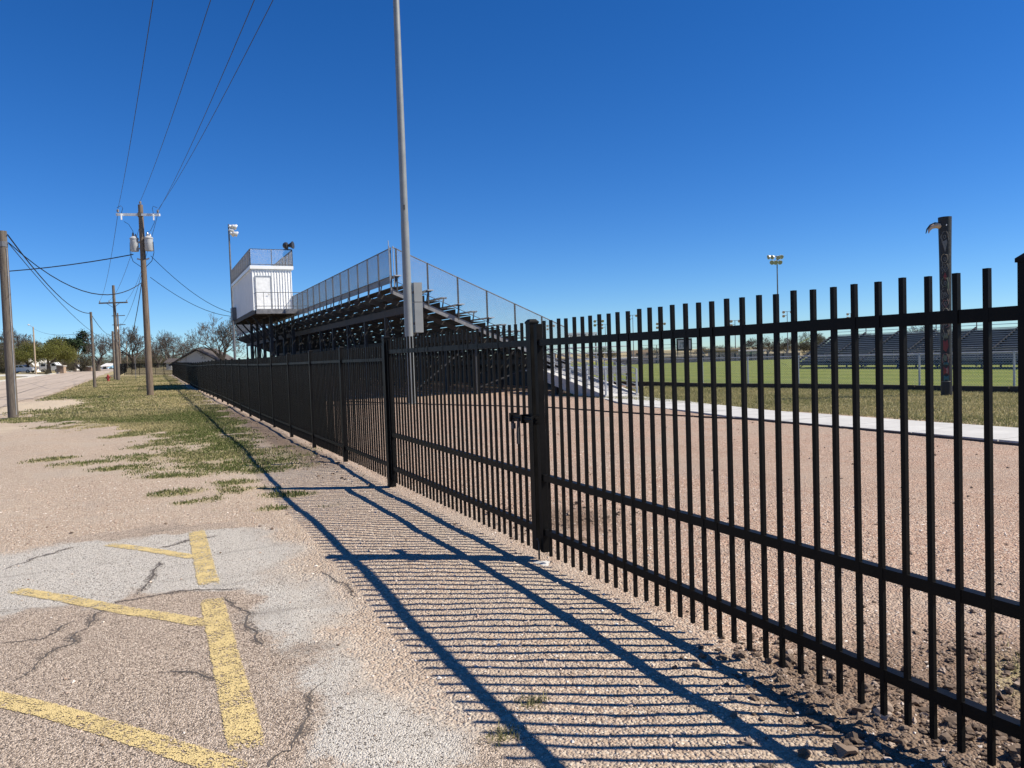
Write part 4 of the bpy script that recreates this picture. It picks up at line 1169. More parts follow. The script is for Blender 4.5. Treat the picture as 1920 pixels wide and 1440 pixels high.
# ------------------------------------------------------------------ chain link field fence with timber kerb
fpts = [(20.0, 31.0), (20.7, 24.6), (21.9, 20.6), (22.9, 16.4), (23.1, 13.5), (23.2, 6.0), (23.3, -4.0)]
cf = thing('chainlink_fence', 'low galvanised chain link fence along the grass field edge', 'fence', (fpts[2][0], fpts[2][1], 0))
tk = thing('timber_kerb', 'long dark timber kerb lying at the foot of the chain link fence', 'kerb', (fpts[2][0], fpts[2][1], 0))
for (a, b) in zip(fpts[:-1], fpts[1:]):
    L = math.hypot(b[0]-a[0], b[1]-a[1]); d = ((b[0]-a[0])/L, (b[1]-a[1])/L, 0)
    za, zb2 = g1(*a), g1(*b)
    part('top_rail', MB().tube([(*a, za+1.2), (*b, zb2+1.2)], .021, 6), 'galv', cf)
    cl = MB(); chainlink(cl, (*a, za+.03), (d[0], d[1], (zb2-za)/L), (0, 0, 1), L, 1.17, .085, .0038)
    part('wire_mesh', cl, 'galv', cf, kind='stuff')
    n = max(1, int(round(L/2.6)))
    for k in range(n):
        c = (a[0]+d[0]*L*k/n, a[1]+d[1]*L*k/n); z = za+(zb2-za)*k/n
        part('post', MB().tube([(*c, z-.1), (*c, z+1.23)], .032, 8), 'galv', cf)
    nn = max(1, int(L/2.4))
    for k in range(nn):
        p = (a[0]+d[0]*(L*k/nn+.02)-.18, a[1]+d[1]*(L*k/nn+.02)); q = (a[0]+d[0]*(L*(k+1)/nn-.02)-.18, a[1]+d[1]*(L*(k+1)/nn-.02))
        part('timber', MB().bar((*p, g1(*p)+.085+random.uniform(-.01, .01)), (*q, g1(*q)+.085), .17, .19), 'wood_tie', tk)

# ------------------------------------------------------------------ far grandstand across the field
FRISE = .195
mat('alu_far', (0.30, 0.30, 0.31), 0.6, 0.0, var=0.3, scale=.8, stretch=(3, .25, 3))
fs = thing('far_grandstand', 'long low grey grandstand across the field, with rails along its top', 'grandstand', (70, 45, -1))
FX, FY0, FY1, FR, FRUN = 65.0, 8.0, 61.5, 15, .40
for i in range(FR):
    z = -1 + .55 + FRISE*i; x = FX + FRUN*i
    for a, b in zip(np.linspace(FY0, FY1, 5)[:-1], np.linspace(FY0, FY1, 5)[1:]):
        part('seat_board', MB().box((x, a+.03, z+.28), (x+.20, b-.03, z+.34)), 'alu_far', fs)
    part('foot_board', MB().box((x+.2, FY0, z-.05), (x+.41, FY1, z)), 'alu_far', fs)
    part('riser_board', MB().box((x+.19, FY0, z-.2), (x+.21, FY1, z-.052)), 'steel_dark', fs)
for k in range(14):
    y = FY0+.2+(FY1-FY0-.4)*k/13
    part('frame', MB().bar((FX, y, -.25), (FX+FRUN*FR, y, -.25+FRISE*FR), .1, .25).bar((FX+.3, y, -1), (FX+.3, y, -.2), .12, .12).bar((FX+3, y, -1), (FX+3, y, .95), .12, .12).bar((FX+6, y, -1), (FX+6, y, 2.2), .12, .12).bar((FX+.3, y, -1), (FX+3, y, .7), .08, .08), 'steel_dark', fs)
    zt = -1+.55+FRISE*FR
    part('rail_post', MB().bar((FX+FRUN*FR+.1, y, zt-.4), (FX+FRUN*FR+.1, y, zt+1.1), .07, .07), 'galv_dark', fs)
    part('front_post', MB().bar((FX-.3, y, -.2), (FX-.3, y, .75), .05, .05), 'galv_dark', fs)
for zz in (.45, 1.1):
    part('top_rail', MB().bar((FX+FRUN*FR+.1, FY0, zt+zz), (FX+FRUN*FR+.1, FY1, zt+zz), .05, .05), 'galv', fs)
part('front_rail', MB().bar((FX-.3, FY0, .75), (FX-.3, FY1, .75), .05, .05), 'galv_dark', fs)
part('top_board', MB().box((FX+FRUN*FR-.02, FY0, zt-.02), (FX+FRUN*FR+.3, FY1, zt+.05)), 'alu', fs)
part('back_wall', MB().box((FX+FRUN*FR+.16, FY0, zt-1.6), (FX+FRUN*FR+.2, FY1, zt-.03)), 'steel_dark', fs)
mb = MB().box((FX+.6, 33.0, .55), (FX+1.1, 35.5, .95)); solo('blue_tarp', 'folded blue tarpaulin lying on the far grandstand seats', 'tarp', mb, 'blue_tarp')
# ball-field backstop, small stand, board
def small_stand(px, d, L, label, rows=6):
    o = on_ground(px, d); t = thing('small_stand', label, 'bleachers', o)
    ax = Vector((.9, -.43, 0)); fw = Vector((.43, .9, 0))
    for i in range(rows):
        p = o+fw*(i*.7)+Vector((0, 0, .5+.33*i))
        part('seat_board', MB().bar(p-ax*L/2, p+ax*L/2, .3, .07), 'alu_old', t)
        part('foot_board', MB().bar(p-ax*L/2+Vector((0, 0, -.25)), p+ax*L/2+Vector((0, 0, -.25)), .4, .05), 'steel_dark', t)
    for k in range(5):
        p = o+ax*(L*(k/4-.5)); part('frame', MB().bar(p+Vector((0, 0, .1)), p+fw*(rows*.7)+Vector((0, 0, .2+.33*rows)), .1, .2).bar(p+fw*rows*.7+Vector((0, 0, 0)), p+fw*rows*.7+Vector((0, 0, .33*rows+1.6)), .09, .09), 'steel_dark', t)
    p = o+fw*(rows*.7)
    for zz in (.9, 1.6): part('back_rail', MB().bar(p-ax*L/2+Vector((0, 0, .33*rows+zz)), p+ax*L/2+Vector((0, 0, .33*rows+zz)), .06, .06), 'steel_dark', t)
    return t
small_stand(1268, 150, 12.5, 'small dark bleachers beyond the field with tall back rails')
o = on_ground(1283, 148)
sb = thing('board', 'small grey notice board with a black frame beside the far bleachers', 'sign', (o.x, o.y, o.z))
ax = Vector((.9, -.43, 0)); fwv = Vector((.43, .9, 0))
def board(t, c, w, h, m, thick=.08, name='panel'):
    part(name, MB().bar(c-ax*w/2, c+ax*w/2, thick, h), m, t)
c = at_depth(1283, 646, 147)
board(sb, c+fwv*.06, 3.1, 2.4, 'sign_ink', name='frame'); board(sb, c-fwv*.05, 2.5, 1.75, 'sign_grey')
for s in (-1.3, 1.3): part('leg', MB().bar(Vector((c.x, c.y, o.z))+ax*s+fwv*.15, c+ax*s+fwv*.15, .12, .12), 'steel_dark', sb)
def text_on(t, s, c, size, m='sign_ink', name='lettering', axv=None):
    cu = bpy.data.curves.new('lettering', 'FONT'); cu.body = s; cu.size = size; cu.align_x = 'CENTER'; cu.align_y = 'CENTER'; cu.extrude = .004
    tmp = bpy.data.objects.new('tmp_text', cu); COL.objects.link(tmp)
    dg = bpy.context.evaluated_depsgraph_get(); me = bpy.data.meshes.new_from_object(tmp.evaluated_get(dg)); bpy.data.objects.remove(tmp)
    a = axv or ax; M = Matrix((( a.x, 0, -a.y), (a.y, 0, a.x), (0, 1, 0))).transposed().transposed()
    M = Matrix(((a.x, 0.0, a.y), (a.y, 0.0, -a.x), (0.0, 1.0, 0.0)))
    me.transform(M.to_4x4()); me.materials.clear(); me.materials.append(MATS[m])
    return piece(name, me, t, c)
text_on(sb, 'TRUS', c-fwv*.11+Vector((0, 0, .32))-ax*.1, .62); text_on(sb, 'L 7054', c-fwv*.11+Vector((0, 0, -.28)), .62)
# white banner sign, partly hidden by pickets
c = at_depth(1089, 630, 60); o = on_ground(1089, 60)
bs = thing('banner_sign', 'white banner sign with black lettering behind the grandstand rails', 'sign', (o.x, o.y, o.z))
wpx = 60/1400
board(bs, c, 62*wpx, 13*wpx, 'sign_white', .06)
for px, s in ((1061, 'A'), (1074, 'OWE'), (1088.5, 'TH'), (1104, 'E VA'), (1117.5, 'A')):
    q = at_depth(px, 630-(px-1089)*.035, 59.94); text_on(bs, s, q, .34)
for s in (-1.2, 1.2): part('leg', MB().bar(Vector((c.x, c.y, o.z))+ax*s+fwv*.1, c+ax*s+fwv*.1, .1, .1), 'galv_dark', bs)
# low far buildings beyond the field
def block(name, label, px0, px1, ytop, d, m, roof=None, depth=8, cat='building'):
    a = on_ground(px0, d); b = on_ground(px1, d); zt = at_depth((px0+px1)/2, ytop, d).z
    zb = min(a.z, b.z)-.3
    t = thing(name, label, cat, (a.x, a.y, a.z))
    part('wall', MB().prism([(a.x, a.y, zb), (b.x, b.y, zb), (b.x, b.y, zt), (a.x, a.y, zt)], fwv*depth), m, t)
    n = max(2, int((b-a).length/3))
    for k in range(n):
        q = a+(b-a)*((k+.5)/n)-fwv*.03; hh = zt-zb
        w = part('window', MB().bar(Vector((q.x, q.y, zb+hh*.55))-ax*.45, Vector((q.x, q.y, zb+hh*.55))+ax*.45, .05, hh*.25), 'glass_dark', t)
    if roof:
        e = fwv*.6
        part('roof', MB().prism([Vector((a.x, a.y, zt))-e-ax*.5, Vector((b.x, b.y, zt))-e+ax*.5, Vector((b.x, b.y, zt+.35))-e+ax*.5, Vector((a.x, a.y, zt+.35))-e-ax*.5], fwv*(depth+1.2)), roof, t)
    return t
block('tan_building', 'low tan building far beyond the grass field', 1186, 1224, 656, 230, 'stucco_tan')
block('long_shed', 'brown open shed with a tan roof beyond the field', 1345, 1384, 657, 170, 'brick_tan', 'roof_tan')
block('green_shed', 'green walled shed with a white roof beyond the field', 1384, 1432, 659, 180, 'siding_green', 'roof_light')
block('white_shed', 'long low pale wall at the far edge of the field', 1150, 1200, 671, 215, 'siding_white')
ff = thing('far_field_fence', 'grey chain link fence along the far end of the field', 'fence', on_ground(1300, 140))
for a_, b_ in ((1150, 1260), (1260, 1380), (1380, 1500)):
    p, q = on_ground(a_, 138), on_ground(b_, 138)
    part('rail', MB().bar(p+Vector((0, 0, 1.8)), q+Vector((0, 0, 1.8)), .06, .06), 'galv_dark', ff)
    cl = MB(); L = (q-p).length; d = (q-p)/L; chainlink(cl, p+Vector((0, 0, .05)), d, (0, 0, 1), L, 1.75, .25, .02)
    part('wire_mesh', cl, 'galv_dark', ff, kind='stuff')
    part('fabric_screen', MB().bar(p+Vector((0, 0, .62))+fwv*.1, q+Vector((0, 0, .62))+fwv*.1, .02, 1.15), 'screen_grey', ff)
    for k in range(4): part('post', MB().bar(p+d*L*k/4, p+d*L*k/4+Vector((0, 0, 1.85)), .08, .08), 'galv_dark', ff)
gp0, gp1 = at_depth(1500, 643, 110), at_depth(1524, 630, 100)
solo('yellow_pole', 'thin yellow slanting pole beyond the field fence', 'pole', MB().tube([gp0, gp1], .05, 6), 'yellow_rail')

# ------------------------------------------------------------------ stadium light masts
def mast(px, ytop, d, lamps, label, rad=.16, scale=1.0):
    o = on_ground(px, d); top = at_depth(px, ytop, d); top = Vector((o.x, o.y, top.z))
    t = thing('stadium_light', label, 'light mast', o, 'stadium light masts')
    part('mast', MB().lathe(o, [(rad, 0), (rad*.55, top.z-o.z)], 8), 'galv_dark', t, True)
    rows = sorted({r for r, c_, f in lamps})
    for r in rows:
        cs = [c_ for r2, c_, f in lamps if r2 == r]
        part('crossarm', MB().bar(top+ax*min(cs)*scale+Vector((0, 0, -r*scale)), top+ax*max(cs+[0])*scale+Vector((0, 0, -r*scale)), .09, .09), 'galv_dark', t)
    for r, c_, f in lamps:
        q = top+ax*c_*scale+Vector((0, 0, -r*scale-.05))
        lm = part('floodlight', MB().lathe(q, [(.07, -.28), (.18, -.2), (.22, 0), (.38*scale**.5, .28), (.38*scale**.5, .33)], 10, f), 'reflector', t, True)
        part('lens', MB().lathe(q+Vector(f).normalized()*.335, [(.33*scale**.5, 0), (.33*scale**.5, .02)], 10, f), 'lamp_face', lm)
TW = (-.25, -.55, -.35)
mast(441, 422, 98, [(.25, .25, (.8, .3, -.2)), (.25, .65, (.8, .2, -.2)), (1.15, .35, (.8, .2, -.25)), (1.15, .75, (.75, .1, -.25)), (.7, .25, (.8, .2, -.2))], 'stadium light mast rising behind the white press box', .17, 1.0)
mast(1460, 481, 120, [(0, -1.1, (-.9, .2, -.25)), (.05, -.55, (-.9, .0, -.25)), (.1, .1, TW), (0, .6, TW), (.85, -.75, (-.6, -.4, -.3)), (.85, -.3, TW), (.85, .4, TW)], 'tall stadium light mast with two rows of floodlights beyond the field', .15)
for px, yt, d, lab in ((1477, 584, 190, 'distant light mast with a square lamp frame near bare trees'), (1379, 601, 180, 'distant light mast with two lamps above the tan shed roof'), (1240, 606, 200, 'distant light mast with one lamp beside the small bleachers'),
                       (1188, 591, 210, 'distant light mast with a hooked pair of lamps above the tan building'), (1124, 601, 190, 'distant light mast rising just past the white banner sign'), (1136, 608, 240, 'thinner distant light mast past the white banner sign'), (1034, 610, 230, 'distant light mast seen through the sloping end mesh'), (1596, 588, 210, 'distant light mast peeping over the far grandstand end')):
    mast(px, yt, d, [(0, -.9, TW), (0, .9, TW), (.9, -.9, TW)], lab, .13, 1.1)

# ------------------------------------------------------------------ utility poles and wires
UP = Vector((0, 0, 1))
def upole(base, top_px, label, r0, r1, m, name='utility_pole', top_z=None):
    d = base.x*RW[0][2]*-1 + 0  # unused
    t = thing(name, label, 'utility pole', base, 'wooden utility poles')
    h = top_z
    lean = .012*h
    pts = [base + ax*(-lean*k/5*0) + Vector((0, 0, -.3 if k == 0 else h*k/5)) for k in range(6)]
    part('shaft', MB().tube(pts, [r0+(r1-r0)*k/5 for k in range(6)], 12), m, t, True)
    return t
def top_of(base, px, py):
    fwd = Vector((-RW[0][2], -RW[1][2], 0))
    dep = base.x*-RW[0][2] + base.y*-RW[1][2]
    r = ray(px, py); k = dep/(r.x*-RW[0][2] + r.y*-RW[1][2]); return CAMH + r.z*k
def sag(p, q, s, n=14):
    p = Vector(p); q = Vector(q)
    return [p+(q-p)*(k/n)-UP*(s*4*(k/n)*(1-k/n)) for k in range(n+1)]
def wire(label, pts, r=.016, name='overhead_wire'):
    return solo(name, label, 'wire', MB().tube(pts, r, 4), 'wire', 'overhead wires')
def at_pole(base, px, py): 
    dep = base.x*-RW[0][2] + base.y*-RW[1][2]
    r = ray(px, py); k = dep/(r.x*-RW[0][2] + r.y*-RW[1][2]); return Vector((0, 0, CAMH))+r*k

B1 = ground_at(282, 742); h1 = top_of(B1, 263, 384)
u1 = upole(B1, None, 'tall wooden utility pole carrying two grey transformers on the verge', .185, .125, 'wood_pole', top_z=h1)
arm = part('crossarm', MB().bar(B1+ax*-1.28+UP*(h1-.52)-fwv*.16, B1+ax*1.12+UP*(h1-.62)-fwv*.16, .10, .13), 'arm_grey', u1)
part('arm_plate', MB().cbox(B1+UP*(h1-.57)-fwv*.10, (.24, .30, .2)), 'steel_brown', u1)
def insul(c, t): part('insulator', MB().lathe(c, [(.02, 0), (.02, .07), (.07, .08), (.05, .12), (.075, .14), (.05, .19), (.03, .22)], 10), 'ceramic', t, True)
iL = B1+ax*-1.18+UP*(h1-.46)-fwv*.16; iR = B1+ax*1.02+UP*(h1-.55)-fwv*.16; iT = B1+UP*(h1-.02)
for c in (iL, iR, iT): insul(c, u1)
for s, zz in ((-.95, h1-.62), (.82, h1-.70)):
    c = B1+ax*s+UP*zz-fwv*.26
    part('fuse_cutout', MB().bar(c+UP*.12, c-UP*.22, .07, .07), 'arm_grey', u1)
    part('jumper', MB().tube([c+UP*.12, c+UP*.42+ax*(.10 if s < 0 else -.05), c+UP*.55+ax*(.0), c+UP*.45-ax*(.22 if s < 0 else -.22)], .012, 4), 'wire', u1)
cans = []
for s in (-1, 1):
    c = B1+ax*(.40*s-.02)+UP*(8.02)-fwv*.05
    can = part('transformer', MB().lathe(c, [(.20, 0), (.215, .02), (.215, .66), (.235, .67), (.235, .72), (.12, .82), (.05, .84)], 16), 'can_grey', u1, True)
    part('bushing', MB().lathe(c+UP*.80-ax*.05, [(.05, 0), (.07, .06), (.045, .1), (.06, .15), (.04, .2), (.02, .26)], 8), 'ceramic', can)
    part('bushing', MB().lathe(c+UP*.78+ax*.09, [(.04, 0), (.06, .05), (.04, .1), (.02, .18)], 8), 'ceramic', can)
    part('mount', MB().bar(c+UP*.5, B1+UP*8.52, .07, .10).bar(c+UP*.15, B1+UP*8.17, .07, .08), 'can_grey', can)
    part('drop_lead', MB().tube([B1+ax*(.95*s*.9)+UP*(h1-.92)-fwv*.2, B1+ax*(.7*s)+UP*(h1-1.05), B1+ax*(.48*s)+UP*(h1-1.45), c+UP*1.05-ax*.05], .012, 4), 'wire', u1)
    part('drop_lead', MB().tube([c+ax*(.24*s)+UP*.5, c+ax*(.26*s)+UP*-.1, c+ax*(.12*s)+UP*-.55, B1+ax*(.12*s)+UP*(7.15)], .016, 4), 'wire', u1)
    part('bracket', MB().bar(B1+ax*(.1*s)+UP*7.55, B1+ax*(.34*s)+UP*7.62, .04, .08), 'galv', u1)
B2 = ground_at(222, 713); h2 = top_of(B2, 212, 535)
u2 = upole(B2, None, 'second wooden utility pole with a braced crossarm past the hydrant', .21, .14, 'wood_pole_grey', top_z=h2-B2.z)
za2 = top_of(B2, 213, 568)
part('crossarm', MB().bar(Vector((B2.x, B2.y, za2))-ax*1.6-fwv*.2, Vector((B2.x, B2.y, za2))+ax*1.6-fwv*.2, .12, .15), 'wood_pole_grey', u2)
for s in (-1, 1): part('arm_brace', MB().bar(Vector((B2.x, B2.y, za2))+ax*.8*s-fwv*.24, Vector((B2.x, B2.y, za2-.55))-fwv*.18, .04, .04), 'galv_dark', u2)
for s in (-1.5, -.45, 1.5): insul(Vector((B2.x, B2.y, za2+.06))+ax*s-fwv*.2, u2)
B3 = on_ground(226, 165); h3 = at_depth(224, 587, 165).z
u3 = upole(B3, None, 'third wooden utility pole rising over the far black fence', .2, .14, 'wood_pole', top_z=h3-B3.z)
for zz in (.6, 2.6): part('crossarm', MB().bar(B3+UP*(h3-B3.z-zz)-ax*1.3, B3+UP*(h3-B3.z-zz)+ax*1.6, .12, .15), 'wood_pole_grey', u3)
part('drum', MB().lathe(B3+UP*(h3-B3.z-3.6)-ax*.1-fwv*.35, [(.2, 0), (.2, .6)], 10), 'siding_white', u3)
B4 = ground_at(178, 727); h4 = top_of(B4, 169, 585)
u4 = upole(B4, None, 'slim bare wooden pole on the verge beside the street', .12, .09, 'wood_pole_grey', top_z=h4-B4.z)
B5 = ground_at(216, 712); h5 = top_of(B5, 209, 621)
u5 = upole(B5, None, 'short weathered pole close beside the braced crossarm pole', .14, .11, 'wood_pole_grey', top_z=h5-B5.z)
B6 = ground_at(25, 783); h6 = top_of(B6, 10, 433)
u6 = upole(B6, None, 'weathered service pole standing in grass at the gravel edge', .165, .135, 'wood_pole_grey', top_z=h6)
part('top_cable', MB().tube([B6+UP*(h6-.12)+ax*.1, B6+UP*(h6-.08)-ax*.3, B6+UP*(h6-.2)-ax*1.2], .05, 6), 'wire', u6)
part('splice_box', MB().lathe(B6+UP*(h6-1.05)-ax*.33, [(.08, 0), (.16, .05), (.16, .36), (.1, .42)], 10), 'horn_dark', u6)
part('ground_wire', MB().tube([B6+ax*.155+UP*.1-fwv*.06, B6+ax*.15+UP*(h6-.6)-fwv*.05], .014, 4), 'galv', u6)
part('band', MB().lathe(B6+UP*(h6-.55), [(.15, 0), (.15, .18)], 12), 'galv_dark', u6)
B7 = on_ground(67, 150); h7 = at_depth(63, 613, 150).z
u7 = thing('street_lamp', 'pale wooden street lamp pole on the lawn across the street', 'street lamp', B7)
part('shaft', MB().lathe(B7, [(.17, -.2), (.15, 3), (.12, h7-B7.z)], 10), 'wood_pole_tan', u7, True)
part('arm', MB().tube([B7+UP*(h7-B7.z-.1), B7+UP*(h7-B7.z+.35)-ax*.7], .04, 6), 'galv', u7)
part('lamp_head', MB().lathe(B7+UP*(h7-B7.z+.3)-ax*.9, [(.05, 0), (.2, .1), (.2, .2), (.08, .28)], 10), 'reflector', u7, True)
B8 = on_ground(239, 260)
u8 = upole(B8, None, 'farthest thin orange-brown pole beyond the street fence', .17, .13, 'wood_pole_tan', top_z=at_depth(239, 640, 260).z-B8.z)

# conductors towards the camera: next pole stands behind the viewer
def back_wire(c0, px_top, label, ybeh=-16.0):
    """from insulator c0 through the column seen at the top edge of the photo, sagging a little"""
    r = ray(px_top, 0.0)
    # height of the conductor where it leaves the picture: a little below its anchor
    zl = c0.z-.85; k = (zl-CAMH)/r.z; q = Vector((0, 0, CAMH))+r*k
    d = (q-c0); d.z = 0
    s = (ybeh-c0.y)/(d.y if abs(d.y) > .01 else -1)
    e = Vector((c0.x+d.x*s, ybeh, c0.z+.35))
    # parabola through c0, q, e
    L1 = math.hypot(q.x-c0.x, q.y-c0.y); L2 = math.hypot(e.x-c0.x, e.y-c0.y); u = L1/L2
    lin = c0.z+(e.z-c0.z)*u; sg = (lin-q.z)/(4*u*(1-u))
    wire(label, sag(c0, e, sg, 24), .009)
back_wire(iL+UP*.2, 287, 'overhead wire from the street-side end of the transformer pole crossarm')
back_wire(iT+UP*.2, 395, 'overhead wire from the very tip of the transformer pole')
back_wire(iR+UP*.2, 512, 'overhead wire from the field-side end of the transformer pole crossarm')
back_wire(B1+ax*.88+UP*(h1-.5), 477, 'overhead wire from the fuse beside the field-side crossarm insulator')
T2 = Vector((B2.x, B2.y, za2+.25))
for k, (a, s, l) in enumerate(((iL, -1.5, 'street-side'), (B1+UP*(h1-.9), -.45, 'middle'), (iR, 1.5, 'field-side'))):
    wire('overhead wire joining the two crossarms, ' + l + ' run', sag(a, T2+ax*s-fwv*.2, .8), .012)
wire('slack cable sagging from the transformer pole towards the braced pole', sag(B1+UP*6.7-fwv*.15, Vector((B2.x, B2.y, h2-6.0)), 2.6), .022)
wire('thin service wire low between the transformer pole and braced pole', sag(B1+UP*7.2, Vector((B2.x, B2.y, h2-4.4)), 1.2), .012)
# service drops
pR = B1+ax*.14+UP*7.15
endPB = Vector((PX0-.05, PY1-.6, PZ0+.55))
wire('service cable running from the transformers to the white press box', sag(at_pole(B1, 283, 480), endPB, .55), .020)
wire('lower service cable reaching the white press box from the pole', sag(at_pole(B1, 282, 520), endPB+UP*-.25, .5), .018)
wire('twisted black service cable crossing the street from the transformer pole', sag(at_pole(B1, 250, 477), at_pole(B1, 0, 512)+ax*-9+UP*.4, .55), .028)
wire('cable from the weathered service pole across to the transformer pole', sag(at_pole(B6, 16, 455), at_pole(B1, 264, 531), 1.15), .022)
wire('thick cable from the weathered service pole down to the slim pole', sag(at_pole(B6, 14, 440), B4+UP*(h4-B4.z-.1), .75), .026)
wire('thin cable from the weathered service pole to the braced pole', sag(at_pole(B6, 16, 456), Vector((B2.x, B2.y, h2-6.2)), 1.0), .016)
wire('cable hanging between the slim pole and the short weathered pole', sag(B4+UP*(h4-B4.z-.15), B5+UP*(h5-B5.z-.5), .5), .024)
wire('faint wire from the street lamp pole over to the slim pole', sag(B7+UP*(h7-B7.z-.3), B4+UP*(h4-B4.z-1.6), .7), .018)

# street lamp head by the poles, hydrant, sign post
hb = ground_at(203, 715)
hy = thing('fire_hydrant', 'dark red fire hydrant in the verge by the street', 'hydrant', hb)
part('barrel', MB().lathe(hb, [(.17, 0), (.17, .05), (.12, .06), (.12, .50), (.155, .51), (.155, .55), (.12, .57), (.10, .68), (.03, .72), (.03, .78)], 12), 'hydrant_red', hy, True)
for dv in (ax, -ax): part('nozzle', MB().lathe(hb+UP*.42+dv*.1, [(.055, 0), (.055, .1), (.07, .1), (.07, .14)], 8, dv), 'hydrant_red', hy)
part('pumper_nozzle', MB().lathe(hb+UP*.38-fwv*.1, [(.08, 0), (.08, .1), (.095, .1), (.095, .15)], 8, -fwv), 'hydrant_red', hy)
solo('marker_post', 'thin marker rod standing behind the fire hydrant', 'post', MB().tube([hb+fwv*6+UP*0, hb+fwv*6+UP*2.6], .03, 6), 'galv_dark')

# ------------------------------------------------------------------ trees
def tree_mesh(seed, levels=6, spread=.62, up=.18, len0=.26, ratio=.78, kids=(2, 3), trunk=.16, r0=.035, droop=0.0, twig=.0035):
    """a branching skeleton of unit height; returns branch mesh data and the tip points"""
    rd = random.Random(seed); mb = MB(); tips = []
    def grow(p, d, L, r, lv):
        n = 2 if lv > 2 else 3
        pts = [p]; rr = [r]; q = p; dd = d
        for k in range(n):
            dd = (dd + Vector((rd.uniform(-1, 1), rd.uniform(-1, 1), rd.uniform(-.6, .8)))*.16 + UP*(up*.3-droop*.1)).normalized()
            q = q + dd*(L/n); pts.append(q); rr.append(max(twig, r*(1-.38*(k+1)/n)))
        mb.tube(pts, rr, 6 if lv < 2 else (4 if lv < 4 else 3), False)
        if lv >= levels-2: tips.extend(pts[1:])
        if lv >= levels: return
        nk = rd.randint(*kids)
        for k in range(nk):
            a = rd.uniform(0, 2*math.pi); o = dd.orthogonal().normalized(); o = (o*math.cos(a)+dd.cross(o)*math.sin(a))
            nd_ = (dd*(1-spread*.5) + o*spread*rd.uniform(.6, 1.25) + UP*up - UP*droop*(lv/levels)).normalized()
            grow(q, nd_, L*ratio*rd.uniform(.75, 1.15), rr[-1]*rd.uniform(.62, .85), lv+1)
        if lv >= 1 and rd.random() < .62:    # side shoot
            a = rd.uniform(0, 2*math.pi); o = dd.orthogonal().normalized(); o = (o*math.cos(a)+dd.cross(o)*math.sin(a))
            grow(pts[len(pts)//2], (dd*.4+o+UP*up).normalized(), L*ratio*.8, rr[-1]*.6, lv+1)
    nt = rd.choice((1, 1, 2))
    base = Vector((0, 0, -.01))
    q = Vector((rd.uniform(-.02, .02), rd.uniform(-.02, .02), trunk))
    mb.tube([base, q*.5, q], [r0*1.35, r0*1.05, r0], 8, False)
    for k in range(rd.randint(3, 4)):
        a = 2*math.pi*k/3.5+rd.uniform(-.3, .3)
        grow(q, Vector((math.cos(a)*spread*.9, math.sin(a)*spread*.9, .8+rd.uniform(-.2, .3))).normalized(), len0*rd.uniform(.85, 1.1), r0*.72, 1)
    zmax = max(v[2] for v in mb.v); mb.v = [(x/zmax, y/zmax, z/zmax) for x, y, z in mb.v]
    tips = [t/zmax for t in tips]
    return mb, tips
def leaf_me(name, tips, n, size, m, jit, seed, flat=1.0):
    rg = np.random.default_rng(seed)
    T = np.array([tuple(t) for t in tips]); T = T[rg.integers(0, len(T), n)] + rg.normal(0, jit, (n, 3))*np.array([1, 1, flat])
    a = rg.normal(0, 1, (n, 3)); a /= np.linalg.norm(a, axis=1)[:, None]
    b = np.cross(a, rg.normal(0, 1, (n, 3))); b /= np.linalg.norm(b, axis=1)[:, None]+1e-9
    s = size*rg.uniform(.6, 1.4, (n, 1))
    v = np.stack([T+a*s, T+b*s*.6, T-a*s, T-b*s*.6], 1)
    me = bpy.data.meshes.new(name)
    me.vertices.add(4*n); me.vertices.foreach_set('co', v.ravel())
    me.loops.add(4*n); me.loops.foreach_set('vertex_index', np.arange(4*n))
    me.polygons.add(n); me.polygons.foreach_set('loop_start', np.arange(0, 4*n, 4)); me.update(calc_edges=True)
    at = me.attributes.new('tint', 'FLOAT', 'POINT'); at.data.foreach_set('value', np.repeat(rg.uniform(0, 1, n), 4).astype(np.float32))
    me.materials.append(MATS[m]); return me
BARE = []
for s in (3, 11, 23, 37):
    mb, tips = tree_mesh(s, levels=8, kids=(2, 2), spread=.58, up=.15, ratio=.80, r0=.036, trunk=.13, len0=.20, twig=.0021)
    BARE.append((mesh_of('branches', mb, 'bark_grey', recalc=False), tips))
mb, tips = tree_mesh(5, levels=6, kids=(2, 3), spread=.75, up=.16, ratio=.78, r0=.04, trunk=.30, droop=.0, twig=.004)
SPRING = (mesh_of('branches', mb, 'bark', recalc=False), leaf_me('crown', tips, 24000, .010, 'leaf_spring', .055, 1))
mb, tips = tree_mesh(6, levels=6, kids=(2, 3), spread=.8, up=.06, ratio=.80, r0=.03, trunk=.06, droop=.12, twig=.004)
OLIVE = (mesh_of('branches', mb, 'bark', recalc=False), leaf_me('crown', tips, 15000, .011, 'leaf_olive', .06, 2))
mb, tips = tree_mesh(9, levels=5, kids=(3, 3), spread=.55, up=.15, ratio=.74, r0=.05, trunk=.2, twig=.006)
EVER = (mesh_of('branches', mb, 'bark', recalc=False), leaf_me('crown', tips, 14000, .017, 'leaf_dark', .028, 3))
HAZE = [leaf_me('buds', b[1], 2600, .0075, 'leaf_olive', .012, 40+k) for k, b in enumerate(BARE)]
